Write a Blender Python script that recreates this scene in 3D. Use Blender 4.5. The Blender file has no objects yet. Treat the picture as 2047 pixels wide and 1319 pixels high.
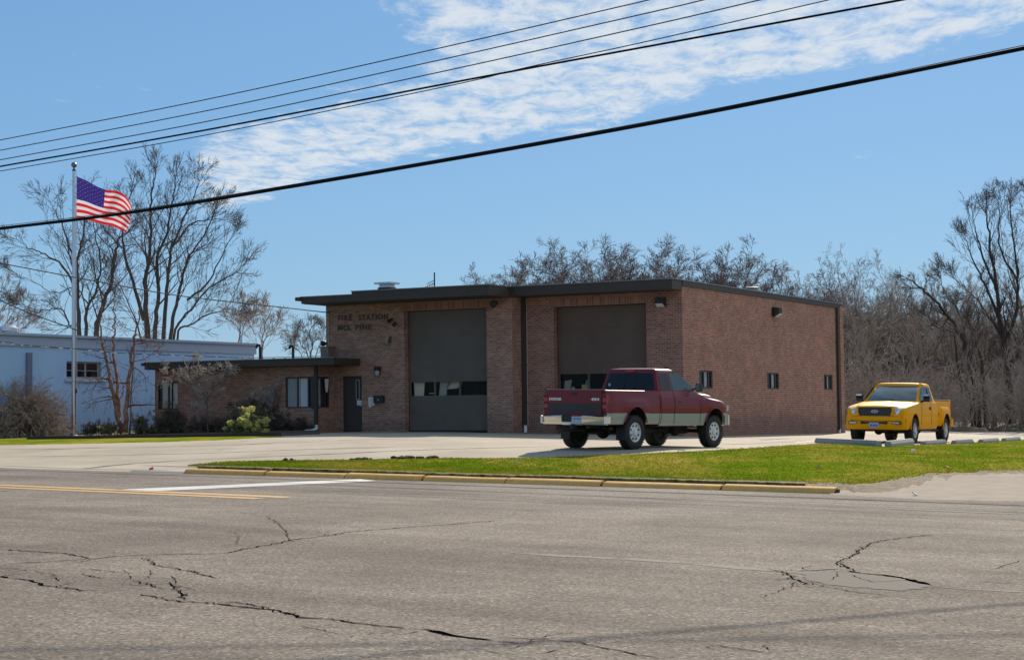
import bpy, math, random
from mathutils import Vector, Matrix, noise
R_ = math.radians
SC = bpy.context.scene
COL = SC.collection
# ------------------------------------------------------------------ camera
PW, PH = 2047, 1319
F_, PITCH, ROLL, CAMH = 3434.0, .0447, .0113, .8692
fwd = Vector((0, math.cos(PITCH), math.sin(PITCH)))
_up = Vector((0, -math.sin(PITCH), math.cos(PITCH)))
_rt = Vector((1, 0, 0))
RC = _rt*math.cos(ROLL) - _up*math.sin(ROLL)
UC = _rt*math.sin(ROLL) + _up*math.cos(ROLL)
CAM = Vector((0, 0, CAMH))
cd = bpy.data.cameras.new("camera"); cam = bpy.data.objects.new("camera", cd); COL.objects.link(cam)
cd.sensor_width = 36; cd.sensor_fit = 'HORIZONTAL'; cd.lens = F_/PW*36
cd.clip_start = .1; cd.clip_end = 5000
m = Matrix((RC, UC, -fwd)).transposed().to_4x4(); m.translation = CAM
cam.matrix_world = m
SC.camera = cam
# ------------------------------------------------------------------ light
SUN_EL, SUN_AZ = 32.5, 17.0       # azimuth: degrees to the right of the view axis (+Y)
wd = bpy.data.worlds.new("World"); SC.world = wd; wd.use_nodes = True
nt = wd.node_tree; nt.nodes.clear()
def N(nt, t, **k):
    n = nt.nodes.new(t)
    for a, b in k.items(): setattr(n, a, b)
    return n
def L(nt, a, b): nt.links.new(a, b)
def math_(nt, op, a, b=None, c=None, clamp=False):
    n = N(nt, 'ShaderNodeMath', operation=op); n.use_clamp = clamp
    for i, v in enumerate((a, b, c)):
        if v is None: continue
        if isinstance(v, (int, float)): n.inputs[i].default_value = v
        else: L(nt, v, n.inputs[i])
    return n.outputs[0]
def mapr(nt, v, a, b, c=0., d=1., smooth=True):
    n = N(nt, 'ShaderNodeMapRange'); n.interpolation_type = 'SMOOTHSTEP' if smooth else 'LINEAR'
    L(nt, v, n.inputs[0])
    for i, x in enumerate((a, b, c, d)): n.inputs[i+1].default_value = x
    return n.outputs[0]
def mixc(nt, f, a, b, mode='MIX'):
    n = N(nt, 'ShaderNodeMix', data_type='RGBA', blend_type=mode)
    for i, v in ((0, f), (6, a), (7, b)):
        if isinstance(v, (int, float)): n.inputs[i].default_value = v
        elif isinstance(v, (tuple, list)): n.inputs[i].default_value = (*v[:3], 1)
        else: L(nt, v, n.inputs[i])
    return n.outputs[2]
sky = N(nt, 'ShaderNodeTexSky', sky_type='NISHITA'); sky.sun_disc = False
sky.sun_elevation = R_(SUN_EL); sky.sun_rotation = R_(SUN_AZ)
sky.air_density = 1.0; sky.dust_density = .25; sky.ozone_density = 3.0; sky.altitude = 200
tc = N(nt, 'ShaderNodeTexCoord'); sp = N(nt, 'ShaderNodeSeparateXYZ'); L(nt, tc.outputs['Generated'], sp.inputs[0])
X, Y, Z = sp.outputs
a_ = math_(nt, 'DIVIDE', X, math_(nt, 'MAXIMUM', Y, .05)); b_ = math_(nt, 'DIVIDE', Z, math_(nt, 'MAXIMUM', Y, .05))
zz = math_(nt, 'MAXIMUM', Z, .02)
cb = N(nt, 'ShaderNodeCombineXYZ'); L(nt, math_(nt, 'DIVIDE', X, zz), cb.inputs[0]); L(nt, math_(nt, 'DIVIDE', Y, zz), cb.inputs[1])
def noi(nt, vec, s, det=4, r=.5, sx=None, dist=0, dim='3D'):
    if sx:
        mp = N(nt, 'ShaderNodeMapping'); mp.inputs['Scale'].default_value = sx; L(nt, vec, mp.inputs[0]); vec = mp.outputs[0]
    n = N(nt, 'ShaderNodeTexNoise'); n.noise_dimensions = dim
    n.inputs['Scale'].default_value = s; n.inputs['Detail'].default_value = det; n.inputs['Roughness'].default_value = r
    n.inputs['Distortion'].default_value = dist
    L(nt, vec, n.inputs['Vector']); return n.outputs[0]
n_big = noi(nt, cb.outputs[0], .9, 3, .55, (1.0, .5, 1))
n_fine = noi(nt, cb.outputs[0], 8.5, 10, .68, (1.0, .50, 1), .3)
lin = math_(nt, 'SUBTRACT', b_, math_(nt, 'MULTIPLY_ADD', a_, .22, .148))           # 0 on the band's lower edge
lo = mapr(nt, math_(nt, 'ADD', lin, math_(nt, 'MULTIPLY_ADD', n_big, .05, -.028)), -.008, .012)
hi_cut = mapr(nt, math_(nt, 'ADD', lin, math_(nt, 'MULTIPLY_ADD', n_big, .03, -.015)), .040, .080, 1, 0)
right = mapr(nt, math_(nt, 'ADD', a_, math_(nt, 'MULTIPLY_ADD', n_big, .16, -.08)), -.12, -.02)
leftend = mapr(nt, a_, -.215, -.165)
band = math_(nt, 'MULTIPLY', math_(nt, 'MULTIPLY', lo, math_(nt, 'MAXIMUM', hi_cut, right)), leftend)
wisp = math_(nt, 'MULTIPLY', mapr(nt, n_big, .44, .68), .40)
wl = math_(nt, 'MULTIPLY', mapr(nt, b_, .055, .075), mapr(nt, b_, .085, .12, 1, 0)); wl = math_(nt, 'MULTIPLY', wl, mapr(nt, a_, -.26, -.20, 1, 0))
cov = math_(nt, 'MAXIMUM', math_(nt, 'MAXIMUM', band, wisp), math_(nt, 'MULTIPLY', wl, .45))
thr = math_(nt, 'SUBTRACT', .80, math_(nt, 'MULTIPLY', cov, .47))
cl = mapr(nt, math_(nt, 'SUBTRACT', n_fine, thr), -.05, .30)
cl = math_(nt, 'MULTIPLY', cl, mapr(nt, cov, .02, .35))
cl = math_(nt, 'MULTIPLY', cl, .92)
skyc = mixc(nt, 1.0, sky.outputs[0], (.74, .90, 1.04), 'MULTIPLY')
skyc = mixc(nt, .58, skyc, (1.75, 3.7, 6.35))
skyc = mixc(nt, mapr(nt, b_, -.02, .17, .38, 0, False), skyc, (2.9, 4.9, 7.2))
outc = mixc(nt, cl, skyc, (7.5, 8.1, 8.7))
bg = N(nt, 'ShaderNodeBackground'); bg.inputs[1].default_value = .082; L(nt, outc, bg.inputs[0])
wo = N(nt, 'ShaderNodeOutputWorld'); L(nt, bg.outputs[0], wo.inputs[0])
sd = bpy.data.lights.new("sun", 'SUN'); sun = bpy.data.objects.new("sun", sd); COL.objects.link(sun)
sd.energy = 4.7; sd.angle = R_(.53); sd.color = (1, .89, .73)
ce = math.cos(R_(SUN_EL))
sdir = Vector((math.sin(R_(SUN_AZ))*ce, math.cos(R_(SUN_AZ))*ce, math.sin(R_(SUN_EL))))
sun.rotation_euler = (-sdir).to_track_quat('-Z', 'Y').to_euler()
sun.location = sdir*60
SC.view_settings.view_transform = 'Standard'; SC.view_settings.look = 'None'
SC.view_settings.exposure = .25; SC.view_settings.gamma = 1
SC.render.engine = 'CYCLES'
SC.cycles.max_bounces = 8; SC.cycles.transparent_max_bounces = 16

# ------------------------------------------------------------------ pixel -> place helpers
def ray(px, py):
    return fwd*F_ + RC*(px-PW/2) - UC*(py-PH/2)
def at(px, py, Yd):
    r = ray(px, py); return CAM + r*(Yd/r.y)
def on_plane(px, py, P, n):
    r = ray(px, py); return CAM + r*((P-CAM).dot(n)/r.dot(n))
def clampf(v, a, b): return max(a, min(b, v))
def sm(t): t = clampf(t, 0, 1); return t*t*(3-2*t)
def zroad(x): return -.54-.011*clampf(x, -40, 40)
def zpad(x):
    x = clampf(x, -40, 40); return -.024*(x+4) if x > -4 else .01*(x+4)
def _road(px, py):
    # road plane z = -.54-.011x
    r = ray(px, py); t = (CAM.z+.54)/(-r.z-.011*r.x); return CAM + r*t
K0, K1 = _road(365, 946), _road(1668, 987)
kd = Vector((K1.x-K0.x, K1.y-K0.y, 0)).normalized(); kn = Vector((-kd.y, kd.x, 0))
if kn.y < 0: kn = -kn
def vof(x, y): return (x-K0.x)*kn.x + (y-K0.y)*kn.y
def sof(x, y): return (x-K0.x)*kd.x + (y-K0.y)*kd.y
def hgt(x, y):
    v = vof(x, y)
    if v <= 0: return zroad(x)
    t = sm(v/11.0); return zroad(x)*(1-t) + zpad(x)*t
def G(px, py, dz=0.):
    r = ray(px, py); r = r/r.y
    lo_ = 4.0; hi_ = None; y = 4.0
    while y < 170:
        p = CAM + r*y
        if p.z < hgt(p.x, p.y)+dz: hi_ = y; break
        lo_ = y; y += .5
    if hi_ is None: p = CAM + r*170; return Vector((p.x, p.y, hgt(p.x, p.y)+dz))
    for _ in range(30):
        y = (lo_+hi_)/2; p = CAM + r*y
        if p.z < hgt(p.x, p.y)+dz: hi_ = y
        else: lo_ = y
    return p
# ------------------------------------------------------------------ mesh builder
def basis(d):
    d = d.normalized(); a = Vector((0, 0, 1)) if abs(d.z) < .9 else Vector((1, 0, 0))
    s = d.cross(a).normalized(); return s, s.cross(d).normalized()
class MB:
    def __init__(s): s.v = []; s.f = []; s.m = []; s.uv = []; s.has = False
    def vert(s, p): s.v.append((p[0], p[1], p[2])); return len(s.v)-1
    def face(s, ids, m=0, uv=None):
        s.f.append(tuple(ids)); s.m.append(m); s.uv.append(uv)
        if uv: s.has = True
    def poly(s, pts, m=0, uv=None): s.face([s.vert(p) for p in pts], m, uv)
    def quad(s, a, b, c, d, m=0, uv=None): s.poly((a, b, c, d), m, uv)
    def obox(s, O, ex, ey, ez, m=0):
        # oriented box: corner O, edge vectors; uv in metres
        O, ex, ey, ez = map(Vector, (O, ex, ey, ez))
        P = [O, O+ex, O+ex+ey, O+ey, O+ez, O+ex+ez, O+ex+ey+ez, O+ey+ez]
        lx, ly, lz = ex.length, ey.length, ez.length
        i = [s.vert(p) for p in P]; z0 = O.z
        for q, (a, b) in (((0, 3, 2, 1), (ly, lx)), ((4, 5, 6, 7), (lx, ly)), ((0, 1, 5, 4), (lx, lz)), ((1, 2, 6, 5), (ly, lz)), ((2, 3, 7, 6), (lx, lz)), ((3, 0, 4, 7), (ly, lz))):
            s.face([i[k] for k in q], m, [(0, z0), (a, z0), (a, z0+b), (0, z0+b)])
    def box(s, x0, x1, y0, y1, z0, z1, m=0): s.obox((x0, y0, z0), (x1-x0, 0, 0), (0, y1-y0, 0), (0, 0, z1-z0), m)
    def rbox(s, x0, x1, y0, y1, z0, z1, r, m=0, ax='x'):
        # box with chamfered long edges along ax
        c = [(-1, -1), (1, -1), (1, 1), (-1, 1)]
        def ring(a0, a1, b0, b1):
            return [(a0+r, b0), (a1-r, b0), (a1, b0+r), (a1, b1-r), (a1-r, b1), (a0+r, b1), (a0, b1-r), (a0, b0+r)]
        if ax == 'x': pr = [(y, z) for y, z in ring(y0, y1, z0, z1)]; A, B = [[(x, y, z) for y, z in pr] for x in (x0, x1)]
        elif ax == 'y': pr = ring(x0, x1, z0, z1); A, B = [[(x, y, z) for x, z in pr] for y in (y1, y0)]
        else: pr = ring(x0, x1, y0, y1); A, B = [[(x, y, z) for x, y in pr] for z in (z0, z1)]
        s.loft([A, B], m)
    def loft(s, rings, m=0, caps=True, closed=True):
        ids = [[s.vert(p) for p in r] for r in rings]; n = len(ids[0])
        for a, b in zip(ids, ids[1:]):
            for k in range(n if closed else n-1):
                s.face((a[k], a[(k+1) % n], b[(k+1) % n], b[k]), m(a[k], s) if callable(m) else m)
        if caps:
            mm = 0 if callable(m) else m
            s.face(list(reversed(ids[0])), mm); s.face(ids[-1], mm)
        return ids
    def tube(s, pts, rad, n=6, m=0, cap=True):
        pts = [Vector(p) for p in pts]
        if not isinstance(rad, (list, tuple)): rad = [rad]*len(pts)
        base = len(s.v); K = len(pts)
        a = None
        for i, p in enumerate(pts):
            d = (pts[min(i+1, K-1)]-pts[max(i-1, 0)])
            if d.length < 1e-9: d = Vector((0, 0, 1))
            d.normalize()
            if a is None: a, b = basis(d)
            else:
                a = (a - d*a.dot(d))
                if a.length < 1e-6: a, b = basis(d)
                a.normalize()
            b = d.cross(a)
            r = rad[i]
            for k in range(n):
                t = 2*math.pi*k/n; q = p + a*(r*math.cos(t)) + b*(r*math.sin(t)); s.v.append((q.x, q.y, q.z))
        for i in range(K-1):
            o = base+i*n
            for k in range(n):
                k2 = (k+1) % n; s.f.append((o+k, o+k2, o+n+k2, o+n+k)); s.m.append(m); s.uv.append(None)
        if cap and n > 2:
            s.f.append(tuple(base+k for k in reversed(range(n)))); s.m.append(m); s.uv.append(None)
            s.f.append(tuple(base+(K-1)*n+k for k in range(n))); s.m.append(m); s.uv.append(None)
    def lathe(s, C, axis, prof, n=24, m=0, caps=True):
        # prof: (t along axis, r)
        C = Vector(C); axis = Vector(axis).normalized(); a, b = basis(axis)
        ids = []
        for t, r in prof:
            ids.append([s.vert(C+axis*t+a*(r*math.cos(2*math.pi*k/n))+b*(r*math.sin(2*math.pi*k/n))) for k in range(n)])
        for p, q in zip(ids, ids[1:]):
            for k in range(n): s.face((p[k], p[(k+1) % n], q[(k+1) % n], q[k]), m)
        if caps: s.face(list(reversed(ids[0])), m); s.face(ids[-1], m)
    def sphere(s, C, r, m=0, sx=1, sy=1, sz=1, n=12):
        C = Vector(C); ids = []
        for i in range(1, n//2):
            t = math.pi*i/(n//2)
            ids.append([s.vert((C.x+sx*r*math.sin(t)*math.cos(2*math.pi*k/n), C.y+sy*r*math.sin(t)*math.sin(2*math.pi*k/n), C.z+sz*r*math.cos(t))) for k in range(n)])
        top = s.vert(C+Vector((0, 0, sz*r))); bot = s.vert(C-Vector((0, 0, sz*r)))
        for k in range(n): s.face((top, ids[0][k], ids[0][(k+1) % n]), m); s.face((bot, ids[-1][(k+1) % n], ids[-1][k]), m)
        for p, q in zip(ids, ids[1:]):
            for k in range(n): s.face((p[k], q[k], q[(k+1) % n], p[(k+1) % n]), m)
    def build(s, name, mats, parent=None, smooth=False, ang=35, fixn=False):
        me = bpy.data.meshes.new(name); me.from_pydata(s.v, [], s.f)
        if not isinstance(mats, (list, tuple)): mats = [mats]
        for x in mats: me.materials.append(x)
        me.polygons.foreach_set('material_index', s.m)
        if s.has:
            ul = me.uv_layers.new(name='UVMap'); i = 0
            for f, u in zip(s.f, s.uv):
                for k in range(len(f)):
                    if u: ul.data[i].uv = u[k]
                    i += 1
        if smooth:
            me.polygons.foreach_set('use_smooth', [True]*len(s.f))
            if ang: me.set_sharp_from_angle(angle=R_(ang))
        me.update()
        if fixn:
            import bmesh
            bm = bmesh.new(); bm.from_mesh(me); bmesh.ops.recalc_face_normals(bm, faces=bm.faces); bm.to_mesh(me); bm.free()
        o = bpy.data.objects.new(name, me); COL.objects.link(o)
        if parent: o.parent = parent
        return o
def empty(name, loc=(0, 0, 0), rz=0):
    o = bpy.data.objects.new(name, None); COL.objects.link(o); o.location = loc; o.rotation_euler = (0, 0, rz); o.empty_display_size = .3
    return o
def tag(o, label=None, cat=None, group=None, kind=None):
    if label: o['label'] = label
    if cat: o['category'] = cat
    if group: o['group'] = group
    if kind: o['kind'] = kind
    return o
def kids(o): return [c for c in COL.objects if c.parent == o]
def copy_tree(o, parent=None):
    c = o.copy(); COL.objects.link(c); c.parent = parent
    for ch in kids(o): copy_tree(ch, c)
    return c
# ------------------------------------------------------------------ materials
MATS = {}
def mat(name, col, rough=.6, metal=0., spec=.5, var=0., vs=3., bump=0., bs=40., coat=0., c2=None, coords='Object', vdet=5):
    if name in MATS: return MATS[name]
    M = bpy.data.materials.new(name); M.use_nodes = True; nt = M.node_tree; p = nt.nodes['Principled BSDF']
    p.inputs['Base Color'].default_value = (*col, 1); p.inputs['Roughness'].default_value = rough; p.inputs['Metallic'].default_value = metal
    p.inputs['Specular IOR Level'].default_value = spec
    if coat: p.inputs['Coat Weight'].default_value = coat; p.inputs['Coat Roughness'].default_value = .05
    tcn = N(nt, 'ShaderNodeTexCoord'); vec = tcn.outputs[coords]
    if var or c2:
        f = noi(nt, vec, vs, vdet, .6)
        if c2: f = mapr(nt, f, .5-.18/max(var, .3), .5+.18/max(var, .3)); L(nt, mixc(nt, f, col, c2), p.inputs['Base Color'])
        else:
            L(nt, mixc(nt, f, tuple(max(0, c*(1-var)) for c in col), tuple(c*(1+var) for c in col)), p.inputs['Base Color'])
    if bump:
        b = N(nt, 'ShaderNodeBump'); b.inputs['Strength'].default_value = bump; b.inputs['Distance'].default_value = .02
        L(nt, noi(nt, vec, bs, 4, .6), b.inputs['Height']); L(nt, b.outputs[0], p.inputs['Normal'])
    MATS[name] = M; return M
def s2l(r, g, b):
    return tuple(((c/255)/12.92 if c/255 < .04045 else ((c/255+.055)/1.055)**2.4) for c in (r, g, b))
M_fascia = mat('dark_fascia', (.052, .038, .028), .6, var=.3, vs=4, bump=.1)
M_soffit = mat('soffit', (.07, .055, .045), .8, var=.2)
M_galv = mat('galvanised', (.55, .56, .58), .35, .8, var=.12, vs=6)
M_white = mat('white_paint', (.78, .79, .82), .5, var=.06)
M_black = mat('black_rubber', (.012, .012, .013), .55, var=.2)
M_blackp = mat('black_plastic', (.012, .012, .014), .3, var=.1)
M_dark = mat('dark_metal', (.02, .019, .018), .6, var=.4, vs=8)
M_chrome = mat('chrome', (.75, .75, .76), .12, 1.0)
M_alu = mat('aluminium', (.62, .62, .64), .28, .9, var=.06)
def brick(name, lr=0., c1=(.235, .10, .068), c2=(.43, .185, .12)):
    M = bpy.data.materials.new(name); M.use_nodes = True; nt = M.node_tree; p = nt.nodes['Principled BSDF']
    t = N(nt, 'ShaderNodeTexCoord'); b = N(nt, 'ShaderNodeTexBrick')
    b.offset = .5; b.inputs['Scale'].default_value = 1.0; b.inputs['Brick Width'].default_value = .215; b.inputs['Row Height'].default_value = .0772
    b.inputs['Mortar Size'].default_value = .010; b.inputs['Mortar Smooth'].default_value = .3; b.inputs['Bias'].default_value = -.1
    L(nt, t.outputs['UV'], b.inputs['Vector'])
    b.inputs['Color1'].default_value = (*c1, 1); b.inputs['Color2'].default_value = (*c2, 1); b.inputs['Mortar'].default_value = (.42, .31, .24, 1)
    n1 = noi(nt, t.outputs['UV'], .55, 4, .6, (1, 1.6, 1)); red = mapr(nt, n1, .5, .72)
    # occasional redder bricks in drifts
    wn = N(nt, 'ShaderNodeTexWhiteNoise'); wn.noise_dimensions = '2D'
    sn = N(nt, 'ShaderNodeVectorMath', operation='SNAP'); sn.inputs[1].default_value = (.215, .0772, 1); L(nt, t.outputs['UV'], sn.inputs[0]); L(nt, sn.outputs[0], wn.inputs['Vector'])
    rr = math_(nt, 'MULTIPLY', mapr(nt, wn.outputs['Value'], .35, .9), math_(nt, 'MULTIPLY_ADD', red, .7, lr+.06), clamp=True)
    c = mixc(nt, rr, b.outputs[0], (.46, .15, .08))
    fac = mixc(nt, b.outputs['Fac'], c, b.outputs[0])
    n2 = noi(nt, t.outputs['UV'], 1.3, 6, .65); dirt = mapr(nt, n2, .3, .75, .82, 1.12)
    c = mixc(nt, 1.0, fac, N_val(nt, dirt), 'MULTIPLY')
    # splash stains just above the ground
    sx = N(nt, 'ShaderNodeSeparateXYZ'); L(nt, t.outputs['UV'], sx.inputs[0])
    low = math_(nt, 'MULTIPLY', mapr(nt, math_(nt, 'ADD', sx.outputs[1], math_(nt, 'MULTIPLY', n2, .5)), .3, .95, 1, 0), .35)
    c = mixc(nt, low, c, (.075, .04, .035))
    L(nt, c, p.inputs['Base Color']); p.inputs['Roughness'].default_value = .85
    bp = N(nt, 'ShaderNodeBump'); bp.inputs['Strength'].default_value = .5; bp.inputs['Distance'].default_value = .01; bp.invert = True
    L(nt, b.outputs['Fac'], bp.inputs['Height']); L(nt, bp.outputs[0], p.inputs['Normal'])
    return M
def N_val(nt, v):
    c = N(nt, 'ShaderNodeCombineColor'); [L(nt, v, c.inputs[i]) for i in range(3)]; return c.outputs[0]
M_brick = brick('brown_brick'); M_brick2 = brick('grey_brown_brick', .05, (.26, .13, .088), (.48, .245, .165))
def soldier():
    M = bpy.data.materials.new('soldier_course'); M.use_nodes = True; nt = M.node_tree; p = nt.nodes['Principled BSDF']
    t = N(nt, 'ShaderNodeTexCoord'); b = N(nt, 'ShaderNodeTexBrick'); b.offset = 0
    b.inputs['Scale'].default_value = 1.0; b.inputs['Brick Width'].default_value = .108; b.inputs['Row Height'].default_value = .30
    b.inputs['Mortar Size'].default_value = .012
    L(nt, t.outputs['UV'], b.inputs['Vector'])
    b.inputs['Color1'].default_value = (.22, .10, .06, 1); b.inputs['Color2'].default_value = (.42, .18, .10, 1); b.inputs['Mortar'].default_value = (.27, .22, .18, 1)
    L(nt, b.outputs[0], p.inputs['Base Color']); p.inputs['Roughness'].default_value = .85
    return M
M_soldier = soldier()
def glass(name, tint=(.35, .38, .4), refl=.12, clear=.6, body=(.01, .012, .014)):
    M = bpy.data.materials.new(name); M.use_nodes = True; nt = M.node_tree; nt.nodes.clear()
    o = N(nt, 'ShaderNodeOutputMaterial'); tr = N(nt, 'ShaderNodeBsdfTransparent'); tr.inputs[0].default_value = (*tint, 1)
    g = N(nt, 'ShaderNodeBsdfPrincipled'); g.inputs['Base Color'].default_value = (*body, 1); g.inputs['Roughness'].default_value = .03; g.inputs['Specular IOR Level'].default_value = .8
    fr = N(nt, 'ShaderNodeFresnel'); fr.inputs[0].default_value = 1.5
    f = math_(nt, 'ADD', math_(nt, 'MULTIPLY', fr.outputs[0], 1-clear), 1-clear, clamp=True)
    f = math_(nt, 'MAXIMUM', f, refl)
    mx = N(nt, 'ShaderNodeMixShader'); L(nt, f, mx.inputs[0]); L(nt, tr.outputs[0], mx.inputs[1]); L(nt, g.outputs[0], mx.inputs[2]); L(nt, mx.outputs[0], o.inputs[0])
    return M
M_glass = glass('window_glass', (.97, .98, .98), .06, .92)
M_cglass = glass('car_glass', (.35, .40, .42), .5, .5, (.13, .21, .25))  # bluish body colour stands in for sky reflected in the glass
M_dglass = mat('tinted_glass', (.012, .014, .018), .05, 0, .35)

def asphalt():
    M = bpy.data.materials.new('worn_asphalt'); M.use_nodes = True; nt = M.node_tree; p = nt.nodes['Principled BSDF']
    t = N(nt, 'ShaderNodeTexCoord'); v = t.outputs['Object']
    sp1 = noi(nt, v, 38, 5, .85); sp2 = noi(nt, v, 120, 2, .7); big = noi(nt, v, .35, 5, .6); mid = noi(nt, v, 2.2, 5, .65)
    vo = N(nt, 'ShaderNodeTexVoronoi'); vo.inputs['Scale'].default_value = 48; L(nt, v, vo.inputs['Vector'])
    wn = N(nt, 'ShaderNodeSeparateColor'); L(nt, vo.outputs['Color'], wn.inputs[0])
    c = mixc(nt, mapr(nt, sp1, .34, .66), (.095, .078, .063), (.275, .234, .196))
    c = mixc(nt, math_(nt, 'MULTIPLY', mapr(nt, wn.outputs[0], .80, .96), .55), c, (.46, .40, .34))
    c = mixc(nt, math_(nt, 'MULTIPLY', mapr(nt, wn.outputs[1], .86, .97), .7), c, (.045, .040, .036))
    c = mixc(nt, math_(nt, 'MULTIPLY', mapr(nt, wn.outputs[2], .86, .97), .4), c, (.30, .21, .15))
    c = mixc(nt, 1.0, c, N_val(nt, mapr(nt, big, .3, .7, .80, 1.18)), 'MULTIPLY')
    c = mixc(nt, 1.0, c, N_val(nt, mapr(nt, mid, .3, .7, .93, 1.08)), 'MULTIPLY')
    # wheel-polished streaks along the street
    mp = N(nt, 'ShaderNodeMapping'); mp.vector_type = 'TEXTURE'; mp.inputs['Rotation'].default_value = (0, 0, math.atan2(kd.y, kd.x)); L(nt, v, mp.inputs[0])
    st = noi(nt, mp.outputs[0], 1.0, 4, .6, (.02, .9, 1))
    c = mixc(nt, 1.0, c, N_val(nt, mapr(nt, st, .3, .7, .82, 1.16)), 'MULTIPLY')
    L(nt, c, p.inputs['Base Color']); p.inputs['Roughness'].default_value = .92; p.inputs['Specular IOR Level'].default_value = .12
    bp = N(nt, 'ShaderNodeBump'); bp.inputs['Strength'].default_value = .55; bp.inputs['Distance'].default_value = .012
    L(nt, math_(nt, 'ADD', sp1, math_(nt, 'MULTIPLY', sp2, .4)), bp.inputs['Height']); L(nt, bp.outputs[0], p.inputs['Normal'])
    return M
def concrete():
    M = bpy.data.materials.new('old_concrete'); M.use_nodes = True; nt = M.node_tree; p = nt.nodes['Principled BSDF']
    t = N(nt, 'ShaderNodeTexCoord'); v = t.outputs['Object']
    big = noi(nt, v, .22, 5, .6, (1, 1, 1)); fine = noi(nt, v, 30, 5, .75); st = noi(nt, v, .8, 6, .7, (1, .4, 1))
    c = mixc(nt, mapr(nt, big, .35, .68), (.33, .275, .205), (.43, .37, .29))
    c = mixc(nt, math_(nt, 'MULTIPLY', mapr(nt, st, .52, .72), .45), c, (.25, .205, .15))
    c = mixc(nt, 1.0, c, N_val(nt, mapr(nt, fine, .3, .7, .88, 1.1)), 'MULTIPLY')
    oil = noi(nt, v, .55, 3, .55, (1, .7, 1)); c = mixc(nt, math_(nt, 'MULTIPLY', mapr(nt, oil, .62, .76), .40), c, (.13, .11, .09))
    spk = noi(nt, v, 9, 2, .5); c = mixc(nt, math_(nt, 'MULTIPLY', mapr(nt, spk, .70, .76), .6), c, (.09, .075, .06))
    L(nt, c, p.inputs['Base Color']); p.inputs['Roughness'].default_value = .85; p.inputs['Specular IOR Level'].default_value = .25
    bp = N(nt, 'ShaderNodeBump'); bp.inputs['Strength'].default_value = .25; bp.inputs['Distance'].default_value = .01
    L(nt, fine, bp.inputs['Height']); L(nt, bp.outputs[0], p.inputs['Normal'])
    return M
def grassm(name, a, b, dry):
    M = bpy.data.materials.new(name); M.use_nodes = True; nt = M.node_tree; p = nt.nodes['Principled BSDF']
    t = N(nt, 'ShaderNodeTexCoord'); v = t.outputs['Object']
    n1 = noi(nt, v, 1.1, 6, .65, (1, .5, 1)); n2 = noi(nt, v, 25, 4, .8); n3 = noi(nt, v, .33, 5, .6, (1, .45, 1))
    c = mixc(nt, mapr(nt, n2, .3, .7), a, b)
    c = mixc(nt, math_(nt, 'MULTIPLY', mapr(nt, n1, .45, .70), .7), c, dry)
    c = mixc(nt, math_(nt, 'MULTIPLY', mapr(nt, n3, .45, .62), .5), c, dry)
    L(nt, c, p.inputs['Base Color']); p.inputs['Roughness'].default_value = 1; p.inputs['Specular IOR Level'].default_value = 0.
    return M
M_asph = asphalt(); M_conc = concrete()
M_grass = grassm('spring_grass', (.085, .145, .007), (.18, .225, .014), (.38, .28, .06))
M_blade = grassm('grass_blades', (.065, .125, .005), (.13, .185, .010), (.27, .20, .03))
_nt = M_blade.node_tree; _p = _nt.nodes['Principled BSDF']; _u = N(_nt, 'ShaderNodeBsdfTranslucent'); L(_nt, _p.inputs['Base Color'].links[0].from_socket, _u.inputs[0])
_m = N(_nt, 'ShaderNodeMixShader'); _m.inputs[0].default_value = .5; L(_nt, _p.outputs[0], _m.inputs[1]); L(_nt, _u.outputs[0], _m.inputs[2]); L(_nt, _m.outputs[0], [n for n in _nt.nodes if n.type == 'OUTPUT_MATERIAL'][0].inputs[0])
M_mulch = mat('mulch', (.05, .032, .024), .95, var=.5, vs=14, bump=.6, bs=25, c2=(.10, .07, .05))
M_dirt = mat('dirt_edge', (.10, .065, .038), .95, var=.8, vs=7, bump=.8, bs=30, c2=(.26, .20, .12))
M_straw = mat('dead_grass_edge', (.21, .155, .065), .95, var=.8, vs=7, bump=.8, bs=40, c2=(.10, .095, .025))
M_ground = mat('far_ground', (.10, .085, .055), .95, var=.4, vs=.4, c2=(.07, .08, .03))
# ------------------------------------------------------------------ ground sheets
def ksv(s, v): return Vector((K0.x+kd.x*s+kn.x*v, K0.y+kd.y*s+kn.y*v, 0))
gm = MB(); gm.quad((-1500, -600, -1.3), (1500, -600, -1.3), (1500, 2500, -1.3), (-1500, 2500, -1.3)); tag(gm.build('ground', M_ground), kind='structure')
def sheet(name, s0, s1, ns, vs, hf, m, dz=0):
    b = MB(); ids = []
    for v in vs:
        row = []
        for i in range(ns+1):
            p = ksv(s0+(s1-s0)*i/ns, v); row.append(b.vert((p.x, p.y, hf(p.x, p.y, v)+dz)))
        ids.append(row)
    for r0, r1 in zip(ids, ids[1:]):
        for i in range(ns): b.face((r0[i], r0[i+1], r1[i+1], r1[i]))
    return tag(b.build(name, m, smooth=True, ang=0), kind='structure')
def hroad(x, y, v): return zroad(x) if v > -50 else -1.25
sheet('asphalt_road', -150, 150, 60, [-90, -40, -30, -20, -10, -5, -2, 0], lambda x, y, v: zroad(x), M_asph)
sheet('concrete_lot', -120, 120, 80, [0, .5, 1, 1.5, 2, 3, 4, 5, 6, 7, 8, 9, 10, 11, 14, 18, 24, 30, 40, 50, 62], lambda x, y, v: hgt(x, y), M_conc)
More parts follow.
